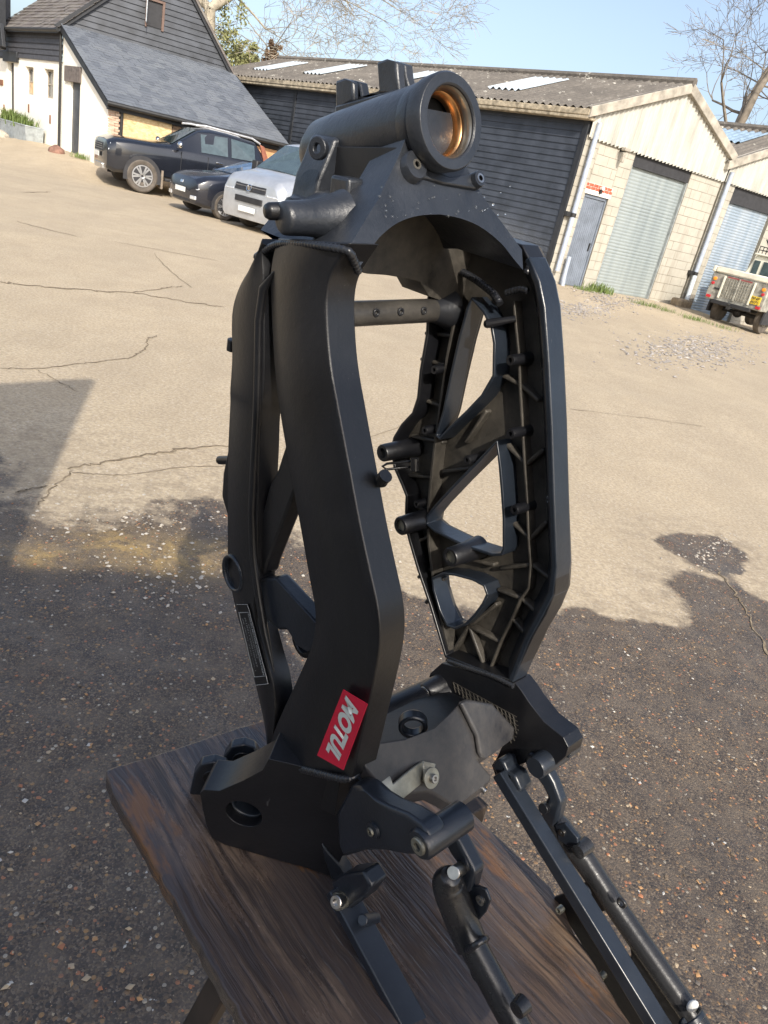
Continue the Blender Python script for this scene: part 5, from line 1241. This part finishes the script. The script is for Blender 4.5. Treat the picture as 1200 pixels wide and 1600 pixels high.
def windows(root, rings, side_spans, glass, wins='side_window', ins=.045, screen=None):
    for (i, j) in side_spans:
        for sgn in (0, 1):
            k1, k2 = (5, 6) if sgn == 0 else (12, 11)
            m = MB(); quadpanel(m, rings[i][k1], rings[j][k1], rings[j][k2], rings[i][k2], ins, .012); m.build(wins, glass, root, smooth=0, bevel=.0)
    if screen:
        i, j = screen; m = MB()
        a, b, c, d = rings[i][5].lerp(rings[i][6], .1), rings[i][12].lerp(rings[i][11], .1), rings[j][10], rings[j][7]
        a, b = rings[i][6], rings[i][11]
        ctr = (a+b+c+d)/4; n = (c-a).cross(d-b).normalized(); n = n if n.x > 0 else -n
        P = []
        for p in (a, b, c, d): P.append(p+(ctr-p).normalized()*.06+n*.03)
        # slightly crowned screen
        mid1 = (P[0]+P[1])/2+n*.03; mid2 = (P[2]+P[3])/2+n*.03
        m.prism([P[0], mid1, P[1], P[2], mid2, P[3]], n*-.01); m.build('windscreen', glass, root, smooth=0)
def arch(root, x, hw, r, sgn):
    m = MB(); n = 20; c = Vector((x, sgn*(hw+.012), r)); P = [c+Vector((math.cos(math.pi*k/n)*r*1.17, 0, math.sin(math.pi*k/n)*r*1.17)) for k in range(n+1)]
    P += [c+Vector((-r*1.17, 0, -r*.35)), c+Vector((r*1.17, 0, -r*.35))]
    m.prism(P, Vector((0, -sgn*.05, 0))); m.build('wheel_arch', M_dark, root, smooth=0)
def facebox(root, name, mat, x, y0, y1, z0, z1, th=.03, slant=0.0, bev=.01, sweep=0.0):
    m = MB(); ym = (y0+y1)/2
    def xx(y): return x-sweep*abs(y)**2
    P = [Vector((xx(y0), y0, z0)), Vector((xx(y1), y1, z0)), Vector((xx(y1)-slant, y1, z1)), Vector((xx(y0)-slant, y0, z1))]
    m.prism(P, Vector((-th, 0, 0))); return m.build(name, mat, root, smooth=0, bevel=bev)
def vehicle(name, axle, head, s, label, cat, group=None):
    e = empty(name, (0,0,0), 0, label, cat, group); a = R_(head)
    e.location = (axle[0], axle[1], gh(axle[0], axle[1])+.0); e.rotation_euler = (0, 0, math.pi/2-a); e.scale = (s, s, s); return e
GR = "cars parked by the boarded barn"
# black double-cab pickup
v = vehicle("pickup_truck", (-9.55, 23.1), 234, 1.13, "black double cab pickup with silver roof rails parked nearest the white barn wall", "pickup", GR)
st = [(.88,.55,.52,.80,.92,.50),(.84,.78,.42,.98,1.06,.62),(.66,.90,.36,1.08,1.15,.70),(.3,.92,.40,1.12,1.19,.72),(-.3,.92,.42,1.15,1.22,.72),(-.72,.92,.42,1.18,1.27,.72),(-1.42,.93,.42,1.20,1.74,.62),(-1.75,.93,.42,1.21,1.80,.63),(-2.25,.93,.42,1.23,1.81,.63),(-3.02,.93,.42,1.26,1.76,.62),(-3.42,.93,.42,1.28,1.34,.66),(-4.40,.92,.46,1.28,1.31,.80),(-4.48,.88,.55,1.24,1.27,.76)]
rg = body(v, st, M_cb)
windows(v, rg, [(6, 8)], M_gl); windows(v, rg, [(8, 9)], M_gl)
windows(v, rg, [], M_gl, screen=(5, 6))
for sx in (0.0, -3.22):
    for sy in (1, -1): arch(v, sx, .925, .40, sy); wheel(v, sx, sy*.955, .395, .26, sy, 6)
for sy in (1, -1):
    facebox(v, 'headlight', M_lamp, .895, sy*.42, sy*.80, .84, 1.02, .10, .05, .02, .10)
    facebox(v, 'fog_lamp_bezel', M_lamp, .885, sy*.55, sy*.70, .60, .66, .06, 0, .01, .08)
    m = MB(); m.tube([(-1.35, sy*.62, 1.84), (-1.6, sy*.64, 1.875), (-2.9, sy*.64, 1.845), (-3.15, sy*.62, 1.76)], .028, 8); m.build('roof_rail', M_chr if 0 else simple("silver_rail", (.6,.6,.6), .35, metal=.5), v)
    m = MB(); m.prism([Vector((-3.28, sy*.78, 1.28)), Vector((-3.45, sy*.78, 1.28)), Vector((-3.25, sy*.70, 1.72)), Vector((-3.12, sy*.70, 1.74))], Vector((0, -sy*.06, 0))); m.build('sports_bar', simple("copper_bar", (.32,.12,.07), .35, metal=.5), v, bevel=.01)
    m = MB(); m.blob(Vector((-.85, sy*1.06, 1.30)), .12, 2, (.6, 1, .8)); mr = m.build('door_mirror', M_chr, v); 
    m = MB(); m.bar(Vector((-.86, sy*.92, 1.24)), Vector((-.86, sy*1.0, 1.25)), Z, .05, .06); m.build('mirror_arm', M_plast, v)
    for hx in (-1.95, -2.78): m = MB(); m.box(hx-.10, hx+.08, min(sy*.93, sy*.965), max(sy*.93, sy*.965), 1.05, 1.09); m.build('door_handle', M_chr, v, bevel=.01)
    m = MB(); m.box(-2.75, -.55, min(sy*.86, sy*1.0), max(sy*.86, sy*1.0), .38, .45); m.build('side_step', M_plast, v, bevel=.015)
    m = MB(); m.box(-.52, -.47, min(sy*.72, sy*.95), max(sy*.72, sy*.95), .18, .62); m.build('mud_flap', simple("dusty_flap", (.22,.18,.14), .9), v)
    for lx in (-1.66, -2.58, -.95): m = MB(); m.box(lx-.004, lx+.004, min(sy*.925,sy*.938), max(sy*.925,sy*.938), .5, 1.16); m.build('door_gap', M_dark, v)
facebox(v, 'grille', M_plast, .915, -.42, .42, .78, .98, .06, .03, .02, .03)
for z in (.83, .88, .93): facebox(v, 'grille_bar', simple("dark_chrome", (.2,.2,.2), .3, metal=.8), .925, -.40, .40, z, z+.018, .02, .0, .004, .05)
facebox(v, 'lower_grille', M_plast, .90, -.45, .45, .52, .62, .05, 0, .01, .1); facebox(v, 'skid_plate', M_rim, .92, -.5, .5, .38, .50, .10, -.03, .02, .16)
facebox(v, 'number_plate', M_pl, .935, -.26, .26, .65, .76, .01, 0, .004)
# black hatchback
v = vehicle("hatchback", (-6.25, 20.0), 224, 1.03, "small black hatchback parked between the pickup and the silver van", "car", GR)
st = [(.76,.50,.34,.58,.66,.40),(.70,.72,.24,.72,.80,.55),(.50,.82,.20,.84,.90,.62),(.1,.85,.20,.90,.98,.66),(-.40,.85,.20,.94,1.03,.64),(-1.15,.85,.20,.98,1.38,.54),(-1.6,.85,.20,1.0,1.45,.54),(-2.3,.85,.20,1.03,1.44,.53),(-2.95,.84,.22,1.05,1.34,.50),(-3.25,.80,.26,1.0,1.06,.50),(-3.32,.74,.34,.86,.92,.46)]
rg = body(v, st, M_cb2); windows(v, rg, [(5, 6), (6, 7), (7, 8)], M_gl, ins=.035); windows(v, rg, [], M_glb, screen=(4, 5))
for sx in (0.0, -2.55):
    for sy in (1, -1): arch(v, sx, .852, .315, sy); wheel(v, sx, sy*.872, .315, .2, sy, 8, .68, simple("silver_wheel_trim", (.62,.62,.62), .4, metal=.3))
for sy in (1, -1):
    facebox(v, 'headlight', M_lamp, .80, sy*.40, sy*.74, .57, .73, .12, .10, .03, .16)
    facebox(v, 'fog_lamp', M_lamp, .80, sy*.48, sy*.70, .34, .43, .05, .0, .02, .12)
    m = MB(); m.blob(Vector((-.62, sy*.95, 1.03)), .09, 2, (.6, 1, .8)); m.build('door_mirror', M_cb2, v)
facebox(v, 'number_plate', M_pl, .79, -.26, .26, .46, .57, .01, 0, .004); facebox(v, 'lower_grille', M_plast, .775, -.42, .42, .28, .42, .03, 0, .01, .1); facebox(v, 'grille_bar', M_chr, .77, -.34, .34, .62, .65, .03, .02, .005, .12)
facebox(v, 'badge', M_chr, .775, -.07, .07, .655, .72, .02, .02, .01)
# silver van
v = vehicle("silver_van", (-4.15, 18.75), 213, 1.08, "silver van with its grille towards the camera partly hidden behind the frame", "van", GR)
st = [(.88,.66,.34,.66,.78,.6),(.85,.86,.22,.82,.98,.70),(.72,.93,.20,.98,1.10,.74),(.42,.95,.20,1.06,1.18,.76),(.10,.95,.20,1.12,1.26,.78),(-.62,.95,.20,1.16,1.86,.72),(-1.0,.95,.20,1.17,1.95,.74),(-2.0,.95,.20,1.18,1.97,.75),(-3.8,.95,.20,1.18,1.96,.75),(-4.0,.93,.26,1.15,1.90,.72)]
rg = body(v, st, M_cs); windows(v, rg, [(5, 6)], M_gl); windows(v, rg, [(6, 7)], M_gl); windows(v, rg, [], M_gl, screen=(4, 5))
for sx in (0.0, -3.0):
    for sy in (1, -1): arch(v, sx, .952, .34, sy); wheel(v, sx, sy*.965, .335, .22, sy, 7)
for sy in (1, -1):
    facebox(v, 'headlight', M_lamp, .925, sy*.50, sy*.86, .76, .95, .14, .10, .03, .08)
    facebox(v, 'fog_lamp', M_lamp, .90, sy*.58, sy*.72, .34, .42, .04, 0, .02, .10)
    m = MB(); m.box(-.35, -.15, min(sy*1.0, sy*1.18), max(sy*1.0, sy*1.18), 1.15, 1.42); m.build('door_mirror', M_plast, v, bevel=.03)
facebox(v, 'grille', M_plast, .905, -.48, .48, .79, .93, .05, .04, .01, .02)
for z in (.82, .87): facebox(v, 'grille_bar', simple("grey_slat", (.12,.12,.12), .5), .90, -.47, .47, z, z+.02, .02, 0, .004, .06)
facebox(v, 'lower_grille', M_plast, .915, -.42, .42, .56, .68, .04, 0, .01, .02)
for z in (.60, .64): facebox(v, 'grille_bar', simple("grey_slat", (.12,.12,.12), .5), .915, -.40, .40, z, z+.014, .02, 0, .003, .06)
facebox(v, 'number_plate', M_pl, .925, -.26, .26, .37, .48, .01, 0, .004)
m = MB(); m.ring(Vector((.90,0,.86)), Vector((1,0,.3)), .075, .060, .02, 28); m.bar(Vector((.915,-.045,.91)), Vector((.915,-.012,.815)), X0, .012, .016); m.bar(Vector((.915,.045,.91)), Vector((.915,.012,.815)), X0, .012, .016); m.bar(Vector((.915,-.012,.815)), Vector((.915,0,.86)), X0, .012, .014); m.bar(Vector((.915,.012,.815)), Vector((.915,0,.86)), X0, .012, .014); m.bar(Vector((.915,-.02,.90)), Vector((.915,0,.87)), X0, .012, .012); m.bar(Vector((.915,.02,.90)), Vector((.915,0,.87)), X0, .012, .012)
m.build('badge', M_chr, v, smooth=0)
# old pickup by the second garage: origin under the rear axle, x forward
v = vehicle("old_pickup", (8.50, 21.5), 44, 1.0, "old white and grey pickup with open bed and yellow plate at the right edge", "pickup")
v.location.z = gh(8.5, 21.5)-.02
M_ow = simple("old_white_paint", (.62,.60,.50), .6, var=.15, nscale=4); M_og = simple("bare_alloy_panel", (.30,.29,.25), .6, metal=.2, var=.5, nscale=7)
m = MB(); m.box(-.82, .95, -.80, .80, .58, 1.28); m.build('bed', M_og, v, bevel=.02)
m = MB(); m.box(-.86, 1.0, -.84, -.74, 1.28, 1.44); m.box(-.86, 1.0, .74, .84, 1.28, 1.44); m.box(-.86, -.76, -.739, .739, 1.29, 1.44); m.build('bed_rail', M_ow, v, bevel=.03)
m = MB(); m.prism([Vector((.98,.78,.55)), Vector((.98,-.78,.55)), Vector((.98,-.80,1.30)), Vector((.98,-.62,1.93)), Vector((.98,.62,1.93)), Vector((.98,.80,1.30))], Vector((1.2,0,0))); m.build('cab', M_ow, v, bevel=.04, seg=3)
for y0, y1 in ((-.60,-.42), (-.33,.33), (.42,.60)): facebox(v, 'rear_window', M_gl, .975, y0, y1, 1.42, 1.80, .02, 0, .03)
for sy in (1, -1): m = MB(); m.box(1.2, 1.95, min(sy*.70, sy*.79), max(sy*.70, sy*.79), 1.36, 1.74); m.build('side_window', M_gl, v, bevel=.02)
m = MB(); m.box(.9, 2.15, -.66, .66, 1.93, 1.99); m.build('roof', M_ow, v, bevel=.025)
m = MB(); m.box(2.18, 3.4, -.78, .78, .55, 1.22); m.build('bonnet', M_ow, v, bevel=.05)
# tailgate details
facebox(v, 'tailgate', simple("chequer_mesh_panel", (.38,.36,.30), .6, var=.3, nscale=30), -.83, -.36, .36, .70, 1.20, -.02, 0, .004)
m = MB()
for k in range(1, 10): m.box(-.866, -.852, -.36+.072*k-.006, -.36+.072*k+.006, .70, 1.20)
for k in range(1, 7): m.box(-.868, -.853, -.36, .36, .70+.071*k-.006, .70+.071*k+.006)
m.build('tailgate_mesh', M_og, v)
for y in (-.42, .42, 0): m = MB(); m.box(-.875, -.83, y-.025, y+.025, .66, 1.24); m.build('tailgate_rib', M_ow if y else M_og, v, bevel=.008)
facebox(v, 'reflector_strip', simple("faded_red_strip", (.22,.06,.055), .5), -.872, -.34, .34, 1.205, 1.245, -.005, 0, 0)
for sy in (1, -1):
    m = MB(); m.revolve(Vector((-.82, sy*.68, 1.12)), Vector((-1,0,0)), [(0,.045),(.05,.045),(.06,.02)], 18); m.build('indicator_lamp', simple("amber_lens", (.75,.25,.02), .3), v)
    m = MB(); m.revolve(Vector((-.82, sy*.70, 1.00)), Vector((-1,0,0)), [(0,.04),(.045,.04),(.055,.02)], 18); m.build('tail_lamp', simple("red_lens", (.40,.02,.03), .3), v)
    m = MB(); m.box(-.86, -.82, sy*.70-.06, sy*.70+.06, .62, .69); m.build('reflector', simple("red_lens", (.40,.02,.03), .3), v, bevel=.005)
    m = MB(); m.box(-.85, -.82, sy*.52-.10, sy*.52+.10, .86, .90); m.build('latch', M_plast, v, bevel=.01)
    wheel(v, 0, sy*.72, .38, .19, sy, 5, .50, M_og); wheel(v, 2.4, sy*.72, .38, .19, sy, 5, .50, M_og)
    arch(v, 0, .79, .39, sy); arch(v, 2.4, .77, .39, sy)
m = MB(); m.box(-.80, 3.2, -.38, .38, .48, .60); m.box(-.90, -.80, -.55, .55, .50, .60); m.build('chassis', M_plast, v, bevel=.01)
m = MB(); m.box(-1.0, -.9, -.04, .04, .44, .54); m.blob(Vector((-1.0,0,.57)), .035, 2); m.build('tow_hitch', M_iron, v)
m = MB(); m.tube([(0,-.65,.38),(0,.65,.38)], .05, 10); m.blob(Vector((0,.1,.38)), .14, 2); m.build('rear_axle', M_plast, v)
pf = facebox(v, 'number_plate', M_ply, -.86, -.72, -.44, .72, .92, -.012, 0, .004)
for txt, zz in (("BNP", .87), ("807S", .775)): place_text(txt, Vector((-.8735, -.58, zz)), Vector((0,-1,0)), Vector((0,0,1)), .22, .075, M_ink2, pf, bold=.01)
m = MB()
for k in range(5): m.tube([(1.0+.25*k,-.6,2.0),(1.0+.25*k,-.6,2.18)], .012, 6); m.tube([(1.0+.25*k,.6,2.0),(1.0+.25*k,.6,2.18)], .012, 6); m.tube([(1.0+.25*k,-.6,2.08),(1.0+.25*k,.6,2.08)], .012, 6)
for y in (-.6, -.2, .2, .6): m.tube([(1.0,y,2.18 if abs(y)>.5 else 2.09),(2.0,y,2.18 if abs(y)>.5 else 2.09)], .012, 6)
m.build('roof_rack', M_iron, v)
random.seed(4); m = MB()
for _ in range(14):
    a = Vector((random.uniform(1.0,1.9), random.uniform(-.5,.5), 2.12)); m.bar(a, a+Vector((random.uniform(-.3,.3), random.uniform(-.3,.3), random.uniform(.05,.3))), Z, .03, .03)
tag(m.build('scrap_load', M_iron, None), "tangle of dark metal scrap lying on the roof rack of the old pickup", "scrap"); o = bpy.data.objects['scrap_load']; o.matrix_world = Matrix.Translation(v.location) @ Matrix.Rotation(v.rotation_euler.z, 4, 'Z')

# ============================================================ unseen wall and shed added behind the viewer to shade the near ground
wl = empty("shade_wall", (-.51, -.22, 0), label="tall dark boarded wall, unseen, added behind the viewer to cast the shadow edge on the ground", cat="wall")
d_ = Vector((math.sin(R_(215)), math.cos(R_(215)), 0)); n_ = Vector((d_.y, -d_.x, 0)); c0 = Vector((-2.09, 4.63, 0))+Vector((.309,-.951,0))*(4.0/math.tan(R_(SUN_EL)))
m = MB()
for k in range(46):
    a = c0+d_*(k*.2); m.prism([a, a+d_*.19, a+d_*.19+Z*4.0, a+Z*4.0], n_*.03)
o = m.build("boards", M_black2, None, smooth=0); o.parent = wl; o.matrix_parent_inverse = wl.matrix_world.inverted()
m = MB(); m.prism([c0+n_*.031+d_*.0, c0+n_*.031+d_*9.2, c0+n_*.031+d_*9.2+Z*3.98, c0+n_*.031+Z*3.98], n_*.05); o = m.build("rail", M_black2, None, smooth=0); o.parent = wl; o.matrix_parent_inverse = wl.matrix_world.inverted()

sh = empty("shade_shed", (.1, -2.7, 0), label="dark boarded shed with a low pitched roof, unseen, added behind the viewer to shade the table and near ground", cat="shed")  # added out of view so its shadow covers table and near ground
e_ = Vector((math.sin(R_(69)), math.cos(R_(69)), 0)); f_ = Vector((e_.y, -e_.x, 0)); sc0 = Vector((1.05, -2.2, 0))
def SH(u, d, z): return sc0-e_*u+f_*d+Z*z
m = MB()
for k in range(17): m.prism([SH(k*.18+.004, 0, 0), SH(k*.18+.176, 0, 0), SH(k*.18+.176, 0, 3.42), SH(k*.18+.004, 0, 3.42)], f_*.03)
m.prism([SH(0,.032,0), SH(3.06,.032,0), SH(3.06,.032,3.4), SH(0,.032,3.4)], f_*1.8)
def SB(m, name, mat): o = m.build(name, mat, None, smooth=0); o.parent = sh; o.matrix_parent_inverse = sh.matrix_world.inverted()
SB(m, "shade_shed_panel", M_black2)
m = MB(); m.prism([SH(0,-.02,3.45), SH(3.1,-.02,3.45), SH(3.1,2.0,3.2), SH(0,2.0,3.2)], Z*.06); SB(m, "roof", M_roof)
